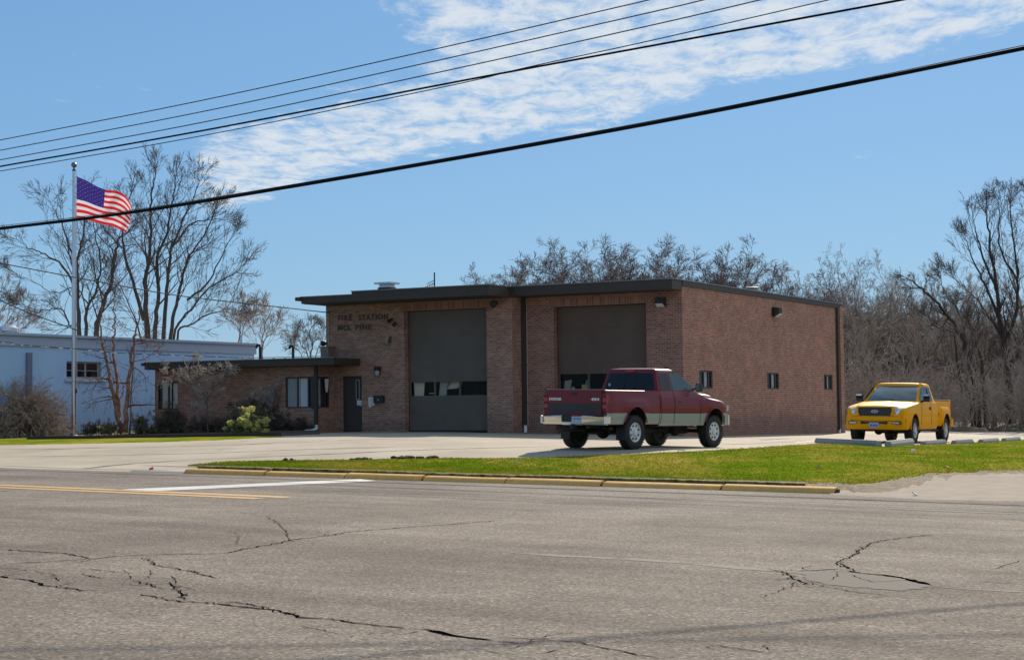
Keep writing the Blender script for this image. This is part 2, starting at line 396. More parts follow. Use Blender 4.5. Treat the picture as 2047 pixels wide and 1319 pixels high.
# dark seam between asphalt and apron comes from the ribbons below
def lerp_poly(pts, x):
    for (x0, y0), (x1, y1) in zip(pts, pts[1:]):
        if x0 <= x <= x1: return y0+(y1-y0)*(x-x0)/(x1-x0)
    return pts[0][1] if x < pts[0][0] else pts[-1][1]
random.seed(4)
def region(name, front, back, nc, nr, lift, m, jit=0., kind='structure'):
    b = MB(); ids = []; x0, x1 = front[0][0], front[-1][0]; pts = []
    for j in range(nr+1):
        row = []
        for i in range(nc+1):
            x = x0+(x1-x0)*i/nc; yf, yb = lerp_poly(front, x), lerp_poly(back, x)
            if jit: yf += jit*noise.noise(Vector((x*.07, 3, 0)))+.6*jit*noise.noise(Vector((x*.3, 7, 0))); yb += .5*jit*noise.noise(Vector((x*.09, 9, 0)))+.4*jit*noise.noise(Vector((x*.35, 9, 0)))
            # rows evenly in the ground, not in the picture
            A = G(x, yf); B = G(x, yb); p = A.lerp(B, j/nr)
            edge = min(1, min(j, nr-j)/1.0) if nr > 2 else 1
            z = hgt(p.x, p.y)+lift(p.x, p.y, edge)
            row.append(b.vert((p.x, p.y, z))); 
        ids.append(row)
    for r0, r1 in zip(ids, ids[1:]):
        for i in range(nc): b.face((r0[i], r0[i+1], r1[i+1], r1[i]))
    # skirts
    for row in (ids[0], ids[-1]):
        for i in range(nc):
            a, c = Vector(b.v[row[i]]), Vector(b.v[row[i+1]])
            b.poly((a, c, c-Vector((0, 0, .3)), a-Vector((0, 0, .3))))
    o = tag(b.build(name, m, smooth=True, ang=50), kind=kind); o['_']=0; del o['_']
    return o, b, ids
isl_front = [(395, 938), (600, 944), (770, 950), (930, 956), (1090, 960), (1300, 966), (1480, 971), (1668, 975), (1712, 976), (1800, 958), (1870, 946), (2047, 943), (2200, 942)]
isl_back = [(395, 936), (450, 925), (560, 921), (700, 920), (800, 916.5), (1000, 916), (1080, 915), (1250, 909), (1460, 899), (1560, 892), (1640, 886.5), (1770, 893), (1850, 889), (1950, 884), (2047, 879), (2200, 873)]
isl_lift = lambda x, y, e: (.015+.080*(1-sm(vof(x, y)/5.0)))*(1 if e > 0 else .75) + .008*noise.noise(Vector((x*.8, y*.8, 0)))
isl, islb, islids = region('grass_island', isl_front, isl_back, 260, 22, isl_lift, M_grass, jit=1.6)
law_front = [(-200, 891), (0, 889.5), (200, 886), (330, 883), (430, 880), (560, 873)]
law_back = [(-200, 866), (0, 866), (200, 866), (330, 866), (430, 867), (560, 870)]
law, lawb, lawids = region('lawn_strip', law_front, law_back, 90, 10, lambda x, y, e: .04*e, M_grass, jit=.6)
# mulch bed along the low wing
bed_front = [(150, 875), (300, 874.5), (450, 872), (560, 871), (640, 867)]
bed_back = [(150, 864), (300, 862), (450, 860), (560, 859), (640, 861)]
region('mulch_bed', bed_front, bed_back, 60, 4, lambda x, y, e: .09*e+.02, M_mulch, jit=1.)
# dirt margin where the lawn meets kerb and apron
region('dirt_margin', [(1600, 976), (1668, 979), (1740, 987), (1780, 984), (1870, 962), (1960, 951), (2060, 949)], [(1600, 968), (1668, 969), (1740, 966), (1780, 957), (1870, 942), (1960, 939), (2060, 938)], 60, 3, lambda x, y, e: isl_lift(x, y, 1)*(.12+.8*e)+.02*noise.noise(Vector((x*3, y*3, 2))), M_dirt, jit=4)
region('dirt_edge_strip', [(395, 939.5), (600, 945.5), (770, 951), (930, 957.5), (1090, 961.5), (1300, 967.5), (1480, 972.5), (1610, 976.5)], [(395, 936.5), (600, 942), (770, 947), (930, 953.5), (1090, 957.5), (1300, 963.5), (1480, 968.5), (1610, 972)], 160, 2, lambda x, y, e: isl_lift(x, y, 1)-.022+.030*e, M_straw, jit=1.8)
M_apron = mat('weathered_apron', (.165, .13, .095), .9, var=.6, vs=2.5, c2=(.25, .20, .15), bump=.3, bs=30)
region('driveway_apron', [(1660, 988), (1750, 992), (1860, 998), (2047, 1001), (2250, 1004)], [(1660, 982), (1720, 976), (1800, 957), (1870, 945), (2047, 942), (2250, 941)], 70, 8, lambda x, y, e: .012*e, M_apron, jit=.8)
# bare clods on the lot edge of the island
cb_ = MB()
for cx, cy, n_, sp_ in ((720, 919, 30, 14), (812, 916.5, 36, 20), (862, 916, 16, 9), (575, 922, 12, 9)):
    for _ in range(n_):
        p = G(cx+random.gauss(0, sp_*.6), cy+random.gauss(0, .6)); r = random.uniform(.02, .065)
        cb_.sphere((p.x, p.y, p.z+isl_lift(p.x, p.y, 1)*.6+r*.3), r, 0, random.uniform(.8, 1.5), random.uniform(.8, 1.4), random.uniform(.5, .9), 6)
tag(cb_.build('soil_clods', mat('soil', (.055, .032, .02), .95, var=.4, vs=12)), 'dark soil clods along the lot side of the grass island', 'soil', kind='stuff')
# grass blades
def blades(name, spots, h0, h1, dens_fn, lift, label):
    b = MB()
    for (x, y) in spots:
        z = hgt(x, y)+lift(x, y, 1)-.005
        for _ in range(2):
            a = random.uniform(0, math.pi); h = random.uniform(h0, h1); w = random.uniform(.006, .014); dx, dy = math.cos(a)*w, math.sin(a)*w
            ox, oy = random.gauss(0, .02), random.gauss(0, .02); lx, ly = random.gauss(0, .4)*h, random.gauss(0, .4)*h
            b.poly(((x+ox-dx, y+oy-dy, z), (x+ox+dx, y+oy+dy, z), (x+ox+lx, y+oy+ly, z+h)))
    return tag(b.build(name, M_blade), label, 'grass', kind='stuff')
def spots_in(front, back, n, x0, x1):
    out = []
    while len(out) < n:
        x = random.uniform(x0, x1); A = G(x, lerp_poly(front, x)+.3); B = G(x, lerp_poly(back, x)+.2)
        for _ in range(12):
            p = A.lerp(B, random.random()**1.25); out.append((p.x+random.uniform(-.3, .3), p.y+random.uniform(-.05, .05)))
    return out
blades('island_grass', spots_in(isl_front, isl_back, 55000, 400, 2150), .010, .030, None, isl_lift, 'short spring grass blades growing on the island')
# unmown tuft line behind the kerb
# ------------------------------------------------------------------ kerb and road paint
M_kerb = mat('kerb_paint', (.92, .45, .075), .8, var=.7, vs=8, c2=(.60, .36, .14), bump=.3)
M_kgrey = mat('kerb_concrete', (.34, .32, .29), .85, var=.15, vs=8, bump=.3)
M_tar = mat('crack_tar', (.004, .003, .003), 1.0, 0, 0)
kb = MB(); Kl = (K1-K0).length
def kseg(s0, s1, m, off=0., dz=0.):
    prof = [(-.005, -.25), (.0, .0), (.05, .06), (.10, .092), (.19, .105), (.21, .08), (.21, -.25)]
    n = max(2, int((s1-s0)/.5)); rings = []
    for i in range(n+1):
        s_ = s0+(s1-s0)*i/n; ring = []
        for pv, pz in prof:
            p = ksv(s_, pv+off+.008*noise.noise(Vector((s_*1.5, pv*9, 0)))); ring.append((p.x, p.y, zroad(p.x)+pz+dz+.008*noise.noise(Vector((s_*2, pv*7, 5)))))
        rings.append(ring)
    kb.loft(rings, m)
brk = [0, .155*Kl, .3*Kl, .43*Kl, .56*Kl, .70*Kl, .86*Kl, Kl]
for i, (a, b) in enumerate(zip(brk, brk[1:])): kseg(a+.03, b-.03, 0, (-.012, .012, 0, .015, -.01, .01, 0)[i], (0, -.01, .006, -.006, 0, -.012, 0)[i])
kseg(-1.7, -.02, 1, 0, -.07); kseg(.01, Kl-.01, 2, .02, -.03)  # second run: dark filler added inside the kerb, darkening the sunlit gaps
tag(kb.build('kerb', [M_kerb, M_kgrey, M_mulch], smooth=True, ang=40, fixn=True), kind='structure')
def ribbon(b, pts, w, dz, jit=0., m=0, step=.12, wj=.5, seed=0, z=None):
    """irregular strip on the ground through ground points"""
    P = []
    for p, q in zip(pts, pts[1:]):
        n = max(1, int((q-p).length/step))
        for i in range(n): P.append(p.lerp(q, i/n))
    P.append(pts[-1]); prev = None; K = len(P)
    for i, p in enumerate(P):
        d = P[min(i+1, K-1)]-P[max(i-1, 0)]; d.z = 0
        if d.length < 1e-6: continue
        d.normalize(); s_ = Vector((-d.y, d.x, 0))
        off = jit*(noise.noise(Vector((i*.35+seed*17, seed*3.1, 0)))+.7*noise.noise(Vector((i*.9+seed*5, 2, seed))))
        ww = w*(1+wj*noise.noise(Vector((i*.6, seed*7.7, 9))))*(min(1, (min(i, K-1-i)+.3)/3) if jit else 1)
        c = p+s_*off; A = c+s_*ww*.5; B = c-s_*ww*.5
        A.z = hgt(A.x, A.y)+dz; B.z = hgt(B.x, B.y)+dz
        ia, ib = b.vert(A), b.vert(B)
        if prev: b.face((prev[0], prev[1], ib, ia), m)
        prev = (ia, ib)
def gp(*pts): return [G(x, y) for x, y in pts]
ck = MB()
# (pixel polyline, width m, wiggle m)
cracks = [
 ([(0,1098),(60,1102),(130,1106),(185,1117)], .020, .05), ([(0,1127),(60,1125),(185,1117),(240,1111),(330,1108),(420,1107),(455,1105),(490,1097),(560,1085),(580,1079),(640,1073),(700,1063),(760,1058),(840,1052),(900,1048),(1000,1040)], .016, .05),
 ([(530,1030),(550,1042),(565,1055),(578,1075),(585,1083)], .011, .05),
 ([(0,1152),(18,1155)], .06, .02), ([(18,1155),(45,1158),(70,1162),(95,1172),(130,1175),(165,1180),(195,1180)], .022, .05),
 ([(150,1136),(200,1139),(260,1146)], .012, .05), ([(30,1136),(70,1142),(110,1150),(118,1163)], .010, .05), ([(160,1147),(185,1152),(205,1157)], .014, .04),
 ([(285,1115),(300,1122),(318,1132),(350,1135),(385,1143),(440,1157)], .014, .05), ([(335,1163),(350,1175),(365,1187),(370,1200)], .016, .05),
 ([(270,1160),(300,1170),(325,1175)], .016, .05), ([(280,1187),(330,1198),(370,1202),(430,1207),(480,1212),(520,1216),(560,1222),(600,1234),(660,1237),(700,1243),(760,1251),(825,1257)], .018, .05),
 ([(430,1205),(460,1203),(490,1206),(520,1213),(545,1220)], .014, .04), ([(440,1215),(480,1219),(500,1217)], .010, .04), ([(560,1222),(600,1232),(625,1236)], .022, .03),
 ([(825,1256),(850,1258),(880,1264),(905,1270),(940,1275),(985,1280)], .032, .012), ([(985,1280),(1020,1284),(1050,1287)], .018, .02),
 ([(1000,1274),(1040,1275),(1075,1278),(1110,1282)], .013, .03), ([(1050,1285),(1100,1280),(1150,1282),(1190,1290),(1250,1305),(1330,1318)], .012, .05), ([(1080,1307),(1120,1297),(1140,1294)], .012, .03), ([(945,1298),(990,1305),(1040,1309)], .008, .05),
 ([(1220,1115),(1260,1118)], .024, .02),
 ([(1540,1138),(1570,1145),(1590,1158),(1610,1166),(1625,1170)], .015, .05), ([(1585,1167),(1630,1168),(1645,1172),(1690,1180),(1740,1187),(1800,1192)], .012, .04),
 ([(1597,1141),(1630,1140),(1660,1138),(1690,1137)], .026, .02), ([(1690,1140),(1720,1146),(1760,1149),(1800,1154),(1820,1160),(1862,1170)], .045, .015), ([(1800,1154),(1862,1170)], .05, .01),
 ([(1690,1137),(1675,1125),(1690,1118),(1710,1108),(1725,1094),(1745,1084),(1790,1077),(1860,1069)], .014, .05), ([(1672,1125),(1690,1130),(1700,1138)], .016, .03),
 ([(1660,1160),(1675,1150),(1670,1142)], .012, .03), ([(1700,1148),(1730,1160),(1760,1166)], .010, .03),
 ([(1400,1287),(1440,1291),(1500,1300),(1530,1304),(1600,1300)], .012, .03), ([(1920,1160),(1980,1164),(2047,1168)], .010, .03), ([(1980,1138),(2010,1130),(2047,1118)], .010, .04),
 ([(420,1026),(460,1021),(520,1030)], .008, .05), ([(0,982),(20,981)], .05, .02), ([(1600,1166),(1560,1180),(1520,1195)], .008, .05), ([(600,1250),(640,1258),(690,1270)], .010, .04), ([(455,1060),(480,1070),(470,1090)], .006, .05),
 ([(290,1160),(300,1150),(302,1138)], .008, .04), ([(340,1150),(352,1160),(350,1170)], .009, .04), ([(245,1138),(262,1150),(255,1160)], .009, .04)]
for i, (pp, w, j) in enumerate(cracks):
    k = .85 if w < .03 else 1.2
    ribbon(ck, gp(*pp), w*k, .004, j, 0, .05, 1.3, i)
    if w > .012: ribbon(ck, gp(*pp), w*.5, .0042, j*1.9, 0, .06, 1.6, i+500)
# little side cracks
for i, (pp, w, j) in enumerate(cracks):
    if len(pp) < 4: continue
    for k in range(3):
        a, b = random.choice(list(zip(pp, pp[1:]))); t = random.random(); p = G(a[0]+(b[0]-a[0])*t, a[1]+(b[1]-a[1])*t)
        an = random.uniform(0, 6.28); q = p+Vector((math.cos(an), math.sin(an), 0))*random.uniform(.15, .5)
        ribbon(ck, [p, p.lerp(q, .5)+Vector((random.gauss(0, .04), random.gauss(0, .04), 0)), q], .009, .004, .03, 0, .05, .8, i*3+k+100)
tag(ck.build('road_cracks', M_tar), kind='structure')
# overhead cable's shadow on the asphalt, painted as a dark ribbon
sl = MB()
for pp, w in (([(1500, 1000), (1760, 1008), (2047, 1022)], .02),):
    ribbon(sl, gp(*pp), w, .0035, .02, 0, .3, .6, 5)
tag(sl.build('cable_shadow_ribbon', mat('cable_shadow_tone', (.05, .045, .04), .9)), kind='structure')
# worn paler streaks and patched pothole floor
pw = MB()
ribbon(pw, gp((1020, 1105), (1130, 1111), (1300, 1120), (1450, 1132), (1600, 1146)), .17, .0025, .05, 0, .2, .9, 31)
ribbon(pw, gp((1860, 1172), (1950, 1178), (2100, 1186)), .16, .0025, .05, 0, .2, .9, 32)
ribbon(pw, gp((1300, 997), (1700, 1012), (2100, 1030)), .30, .0025, .05, 0, .4, .6, 33)
tag(pw.build('worn_streaks', mat('worn_patch', (.18, .155, .13), .9, var=.5, vs=26, bump=.3)), kind='structure')
def smooth_loop(P):
    out = []; n = len(P)
    for i in range(n):
        for k in range(8):
            t = k/8; q = P[i].lerp(P[(i+1) % n], t); out.append(q+Vector((noise.noise(q*9)*.06, noise.noise(q*9+Vector((7, 3, 1)))*.10, 0)))
    return out
pf = MB(); pts = gp((1600, 1145), (1690, 1140), (1760, 1150), (1820, 1160), (1866, 1172), (1810, 1180), (1730, 1176), (1650, 1168), (1610, 1158))
pts = smooth_loop(pts); pf.poly([(p.x, p.y, hgt(p.x, p.y)+.003) for p in pts]); tag(pf.build('pothole_floor', mat('pothole_fill', (.088, .074, .062), .9, var=.35, vs=14, bump=.4)), kind='structure')
M_yel = mat('road_yellow', (.60, .32, .06), .7, var=.4, vs=12, c2=(.36, .22, .10))
M_wpt = mat('road_white', (.66, .66, .65), .7, var=.55, vs=18, c2=(.42, .41, .39))
yl = MB()
ribbon(yl, gp((-120, 964.5), (0, 969.3), (578, 994.0)), .36, .004, 0, 0, .5, 0)
ribbon(yl, gp((-120, 969.5), (0, 974.0), (300, 986.6), (520, 996.5)), .30, .004, 0, 0, .5, 0)
tag(yl.build('centre_line', M_yel), kind='structure')
wl_ = MB(); a, b, c, d = gp((222, 979), (720, 957.5), (752, 961), (320, 981))
wl_.poly([(p.x, p.y, hgt(p.x, p.y)+.004) for p in (a, d, c, b)]); tag(wl_.build('stop_line', M_wpt), kind='structure')
pl = MB()
for pp in (((640, 880), (860, 875.5)), ((1560, 873), (1700, 868)), ((1900, 873), (2047, 868.5)), ((1890, 868), (2047, 863)), ((1700, 866), (1840, 862.5)), ((1555, 880), (1640, 877)), ((1590, 884), (1660, 878))):
    ribbon(pl, gp(*pp), .12, .004, 0, 0, .6, 0)
tag(pl.build('parking_lines', M_wpt), kind='structure')
jt = MB()
for pp, w in (([(165, 937), (215, 931), (270, 926), (380, 919)], .07), ([(280, 930), (340, 932), (420, 934)], .05), ([(0, 931), (165, 937), (340, 940)], .03), ([(0, 913), (400, 906), (800, 893)], .025), ([(380, 919), (700, 905), (1100, 893)], .025), ([(80, 898), (200, 895)], .04), ([(1440, 889), (1560, 884), (1640, 880)], .03), ([(0, 898), (300, 894), (560, 886), (900, 880)], .02), ([(1520, 880), (1570, 876), (1640, 877)], .035), ([(1340, 870), (1440, 874), (1620, 880)], .03), ([(460, 890), (640, 880)], .02),
              ([(1860, 957), (1920, 958)], .05), ([(1960, 958), (2047, 962)], .09), ([(1820, 955), (2047, 961)], .02), ([(480, 882), (495, 881)], .14)):
    ribbon(jt, gp(*pp), w*4.0, .003, .02, 0, .3, .7, 3)
tag(jt.build('pavement_joints', mat('joint_dark', (.10, .09, .075), .9, var=.4)), kind='structure')
# ------------------------------------------------------------------ fire station
YAW = .5009; A0 = Vector((6.023, 60.647, 0))
EU = Vector((-math.cos(YAW), math.sin(YAW), 0)); EW = Vector((math.sin(YAW), math.cos(YAW), 0)); EZ = Vector((0, 0, 1))
def B(u, w, z=0): return A0+EU*u+EW*w+EZ*z
def UWp(px, py, w): p = on_plane(px, py, B(0, w), EW); d = p-A0; return d.dot(EU), p.z
def USp(px, py, u): p = on_plane(px, py, B(u, 0), EU); d = p-A0; return d.dot(EW), p.z
stn = empty('fire_station', A0)
tag(stn, 'low brown brick station with two tall overhead doors and flat dark roof', 'building')
INV = stn.matrix_world.inverted() if False else Matrix.Translation(-A0)
def loc(b):       # shift mesh built in world space into the empty's space
    b.v = [(x-A0.x, y-A0.y, z) for x, y, z in b.v]; return b
def part(b, name, m, parent=stn, **k): return loc(b).build(name, m, parent, **k)
def facewall(b, O, ex, n, u0, u1, z0, z1, ops, depth, m=0, uoff=0., rev=None, m_top=None):
    """wall face in plane O + ex*u, outward normal n, with openings [(ua,ub,za,zb)] and reveals going back by depth"""
    us = sorted({u0, u1, *[o[0] for o in ops], *[o[1] for o in ops]}); zs = sorted({z0, z1, *[o[2] for o in ops], *[o[3] for o in ops]})
    P = lambda u, z, d=0: O+ex*u+EZ*z-n*d
    for a, c in zip(us, us[1:]):
        for e, f in zip(zs, zs[1:]):
            mu, mz = (a+c)/2, (e+f)/2
            if any(o[0] < mu < o[1] and o[2] < mz < o[3] for o in ops): continue
            b.quad(P(a, e), P(c, e), P(c, f), P(a, f), m, [(a+uoff, e), (c+uoff, e), (c+uoff, f), (a+uoff, f)])
    for (a, c, e, f) in ops:
        for (p, q, t0) in (((a, e), (a, f), 0), ((c, e), (c, f), 0)):
            b.quad(P(*p), P(*q), P(*q, depth), P(*p, depth), m, [(p[0]+uoff, p[1]), (p[0]+uoff, q[1]), (p[0]+uoff+depth, q[1]), (p[0]+uoff+depth, p[1])])
        for z in (e, f):
            b.quad(P(a, z), P(c, z), P(c, z, depth), P(a, z, depth), m, [(a+uoff, z), (c+uoff, z), (c+uoff, z+depth), (a+uoff, z+depth)])
def bbox(b, u0, u1, w0, w1, z0, z1, m=0): b.obox(B(u0, w0, z0), EU*(u1-u0), EW*(w1-w0), EZ*(z1-z0), m)
ZB = -.8; WS = -.81; UJ = 6.42; UL = 14.70; WL = -2.0; UR = 14.34; UE = 22.25; WEND = 17.94
# ---- openings
def op(p0, p1, w): a, z1 = UWp(*p0, w); c, z0 = UWp(*p1, w); return (min(a, c), max(a, c), min(z0, z1), max(z0, z1))
d1 = op((807.5, 622), (974.5, 863), WS); d1 = (d1[0], d1[1], ZB+.01, d1[3])
d2 = op((1106, 613.5), (1295, 870), 0); d2 = (d2[0], d2[1], ZB+.01, d2[3])
md = op((684, 751.5), (723.8, 860), WS); md = (md[0], md[1], -.02, 2.13)
wa = op((310, 764), (356, 818), WL); wb = op((570, 754), (622, 815), WL)
wc0, wc1 = USp(635, 755, UR)[0], USp(659, 755, UR)[0]; wc = (min(wc0, wc1), max(wc0, wc1), wb[2], wb[3])
rw = []
for (x0, x1, y0, y1) in ((1397.6, 1424.8, 740.7, 775.5), (1533.6, 1557.4, 745, 777.6), (1647, 1664.5, 749, 778.3)):
    (p, z1), (q, z0) = USp(x0, y0, 0), USp(x1, (y0+y1)/2, 0); rw.append((p, q, 1.46, 2.11))
print('openings', [tuple(round(v, 2) for v in o) for o in (d1, d2, md, wa, wb, wc, *rw)])
W = MB()
facewall(W, B(0, WS), EU, -EW, UJ, UL, ZB, 4.95, [d1, md], .30, uoff=0)
facewall(W, B(UJ, 0), EW, -EU, WS, .0, ZB, 4.95, [], .1, uoff=-UJ)
facewall(W, B(UL, 0), EW, EU, WS, 17.9, 2.3, 4.95, [], .1, uoff=UL)
facewall(W, B(UJ, 17.94), EU, EW, 0, UL-UJ, ZB, 5.0, [], .1)
wl1 = part(W, 'wall', M_brick2)
W = MB()
facewall(W, B(0, 0), EU, -EW, 0, UJ, ZB, 5.1, [d2], .30)
facewall(W, B(0, 0), EW, -EU, 0, WEND, ZB, 5.14, rw, .14, uoff=0)
facewall(W, B(0, WEND), EU, EW, 0, UJ, ZB, 5.14, [], .1)
bbox(W, -.10, .32, WEND-.42, WEND+.06, ZB, 5.16)    # corner pier at the back
wl2 = part(W, 'wall', M_brick)
W = MB()
facewall(W, B(0, WL), EU, -EW, UR, UE, ZB, 2.62, [wa, wb], .12)
facewall(W, B(UR, 0), EW, -EU, WL, WS, ZB, 2.62, [wc], .12, uoff=3)
wd_l = (WL+.02, WL+1.4, wa[2], wa[3])
facewall(W, B(UE, 0), EW, EU, WL, 9, ZB, 2.62, [wd_l], .12)
facewall(W, B(UL, 9), EU, EW, 0, UE-UL, ZB, 2.6, [], .1)
bbox(W, wa[0]-.06, UE+.09, WL-.07, WL-.002, wa[2]-.10, wa[2]-.01)
wl3 = part(W, 'wall', M_brick2)
# soldier courses over doors and the low wing window
for (o, w, up) in ((d1, WS, .30), (d2, 0, .30)):
    W = MB()
    a, c = o[0]-.2, o[1]+.2; z = o[3]
    P = [B(a, w-.004, z), B(c, w-.004, z), B(c, w-.004, z+up), B(a, w-.004, z+up)]
    W.quad(*P, 0, [(a, 0), (c, 0), (c, up), (a, up)]); part(W, 'soldier_course', M_soldier)
# ---- roof
M_edge = mat('roof_edge_metal', (.22, .21, .20), .35, .6, var=.1)
M_roof = mat('roof_gravel', (.30, .28, .26), .95, var=.3, vs=8)
Rf = MB()
# left block roof with deep front canopy
bbox(Rf, UJ+.01, 12.35, -2.5, 17.95, 4.885, 5.25, 0); bbox(Rf, 12.35, 14.66, -2.5, 17.95, 4.885, 5.13, 0)
# right wing canopy and thin side fascia
bbox(Rf, -.03, UJ+.005, -.93, -.02, 4.92, 5.262, 0); bbox(Rf, -.05, UJ+.005, -.02, 18.03, 5.07, 5.258, 0)
# low wing roof
bbox(Rf, 13.1, UE+.04, -2.62, -.83, 2.53, 2.79, 0); bbox(Rf, UL+.01, UE+.04, -.83, 9.1, 2.54, 2.78, 0)
rf = part(Rf, 'roof', [M_fascia])
Tr = MB()    # metal gravel stop catching the light on every top edge
def stop(u0, u1, w0, w1, z): bbox(Tr, u0, u1, w0, w1, z+.001, z+.035)
stop(UJ-.02, 12.37, -2.53, -2.36, 5.25); stop(12.375, 14.7, -2.53, -2.36, 5.13); stop(UJ-.02, UJ+.14, -2.355, -.94, 5.25)
stop(-.07, UJ-.025, -.96, -.8, 5.262); stop(-.075, .08, -.795, 18.05, 5.262); stop(13.07, UE+.06, -2.65, -2.5, 2.79)
part(Tr, 'roof_edging', M_edge, parent=rf)
Gt = MB(); bbox(Gt, 14.66, 14.88, -2.6, 17.9, 5.0, 5.14); bbox(Gt, UE+.04, UE+.20, -2.66, 9.0, 2.68, 2.79)
part(Gt, 'gutter', M_fascia)
So = MB(); bbox(So, UJ+.03, 14.6, -2.44, WS-.01, 4.87, 4.8845); bbox(So, .02, UJ-.02, -.88, -.01, 4.905, 4.9195); bbox(So, 13.14, UE, -2.58, WL-.01, 2.517, 2.5295)
part(So, 'soffit', M_soffit)
Rp = MB(); bbox(Rp, .2, UJ, WEND-1.6, WEND+.0, 5.26, 5.40); part(Rp, 'parapet', M_fascia)
# ---- overhead doors
def steel(name, col, col2):
    return mat(name, col, .55, .0, .4, var=.8, vs=1.2, c2=col2, bump=.18, bs=55)
M_d1 = steel('grey_steel_door', (.128, .099, .076), (.150, .119, .094)); M_d2 = steel('brown_steel_door', (.125, .076, .050), (.145, .092, .062))
M_rub = M_black
def ohdoor(o, w, m, band, panes, ymid):
    wd_ = w+.30
    a, c, z1 = o[0]+.02, o[1]-.02, o[3]-.01
    D = MB(); zb = 0.02 if m is M_d1 else -.25
    zbb, zbt = band
    rows = []
    def row(z0, z1, n):
        for i in range(n):
            p, q = z0+(z1-z0)*i/n, z0+(z1-z0)*(i+1)/n
            bbox(D, a, c, wd_, wd_+.05, p+.006, q-.006); bbox(D, a, c, wd_+.012, wd_+.045, p-.006, p+.006)
            # shallow ribs
            for k in range(1, 4): zz_ = p+(q-p)*k/4; bbox(D, a, c, wd_-.006, wd_-.0005, zz_-.012, zz_+.012)
    row(zb, zbb, 2); row(zbt, z1, 6)
    # rails round the panes
    L_ = c-a
    bbox(D, a, a+.16, wd_, wd_+.05, zbb, zbt); bbox(D, c-.08, c, wd_, wd_+.05, zbb, zbt)
    edges = [a+.16+(L_-.24)*t for t in panes]
    for e in edges[1:-1]: bbox(D, e-.035, e+.035, wd_, wd_+.05, zbb, zbt)
    dr = part(D, 'garage_door', [m]); 
    S = MB(); bbox(S, a, c, wd_-.01, wd_+.05, zb-.05, zb-.004); part(S, 'bottom_seal', M_rub, parent=dr)
    for p, q in zip(edges, edges[1:]):
        Pn = MB(); bbox(Pn, p+.03, q-.03, wd_+.02, wd_+.028, zbb+.002, zbt-.002); part(Pn, 'pane', M_glass, parent=dr)
    return a, c, wd_, zbb, zbt, dr
zt, zb_ = UWp(900, 762.5, WS+.3)[1], UWp(900, 789.7, WS+.3)[1]
D1 = ohdoor(d1, WS, M_d1, (zb_, zt), (0, .35, .68, 1), 0)
D2 = ohdoor(d2, 0, M_d2, (1.46, 2.05), (0, .33, .66, 1), 0)
# dark bays behind the doors; added boards imitate reflections in the panes
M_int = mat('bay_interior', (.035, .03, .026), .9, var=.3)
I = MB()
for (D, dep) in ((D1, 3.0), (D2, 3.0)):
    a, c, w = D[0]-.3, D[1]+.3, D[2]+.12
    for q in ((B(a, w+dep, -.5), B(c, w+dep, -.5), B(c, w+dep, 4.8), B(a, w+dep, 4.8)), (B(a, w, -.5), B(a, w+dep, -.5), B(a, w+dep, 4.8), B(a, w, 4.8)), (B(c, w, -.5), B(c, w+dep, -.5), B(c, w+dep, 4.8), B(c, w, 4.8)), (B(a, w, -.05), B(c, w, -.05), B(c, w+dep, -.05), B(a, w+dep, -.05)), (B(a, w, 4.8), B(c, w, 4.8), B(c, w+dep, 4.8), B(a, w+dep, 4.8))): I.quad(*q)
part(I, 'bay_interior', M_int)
def inside(poly, w, m, name, thick=.03):  # board behind a pane, shaped like a reflection in the glass
    b = MB(); F = []; Bk = []
    for px, py in poly:
        u, z = UWp(px, py, w); F.append(B(u, w, z)); Bk.append(B(u, w+thick, z))
    b.loft([F, Bk], 0); return part(b, name, m)
M_board = mat('pale_board', (.95, .78, .55), .8, var=.1, vs=5); M_pal2 = mat('pale_board_grey', (.5, .46, .40), .8, var=.15, vs=5)
w1 = D1[2]+.16
inside([(829, 794), (846.5, 794), (849, 758), (827, 758)], w1, M_board, 'blind_or_reflection')
inside([(877, 794), (892, 794), (893, 775), (900, 758), (880, 758), (879, 775)], w1, M_pal2, 'blind_or_reflection')
inside([(893, 778), (914, 776), (922, 768), (924, 758), (903, 758)], w1+.1, M_board, 'blind_or_reflection')
inside([(858, 787), (872, 786), (872, 784.5), (858, 785.5)], w1+.1, M_board, 'reflection_strip')
w2 = D2[2]+.16
inside([(1127, 785), (1138, 785), (1143, 759), (1129, 761)], w2, mat('grey_board', (.42, .38, .32), .8), 'blind_or_reflection')
inside([(1162, 790), (1180, 790), (1180, 771), (1163, 768)], w2, mat('tan_reflection_board', (.62, .36, .13), .8), 'tan_reflection')
inside([(1168, 771), (1172, 760), (1179, 757), (1180, 771)], w2+.1, mat('teal_reflection_board', (.12, .32, .28), .7), 'teal_reflection')
inside([(1141, 784), (1148, 784), (1148, 773), (1142, 773)], w2+.12, M_pal2, 'box')  # pale board standing in for a reflection
# ---- entry door
w = WS+.10; a, c = md[0], md[1]
D = MB(); bbox(D, a+.05, c-.05, w, w+.045, .0, 2.07); dr = part(D, 'door', mat('entry_door_paint', (.055, .047, .040), .5, var=.1, bump=.05))
D = MB(); bbox(D, a+.001, a+.05, w-.03, w+.06, -.02, 2.12); bbox(D, c-.05, c-.001, w-.03, w+.06, -.02, 2.12); bbox(D, a+.05, c-.05, w-.03, w+.06, 2.07, 2.12); part(D, 'door_frame', mat('door_frame_paint', (.05, .042, .036), .5), parent=dr)
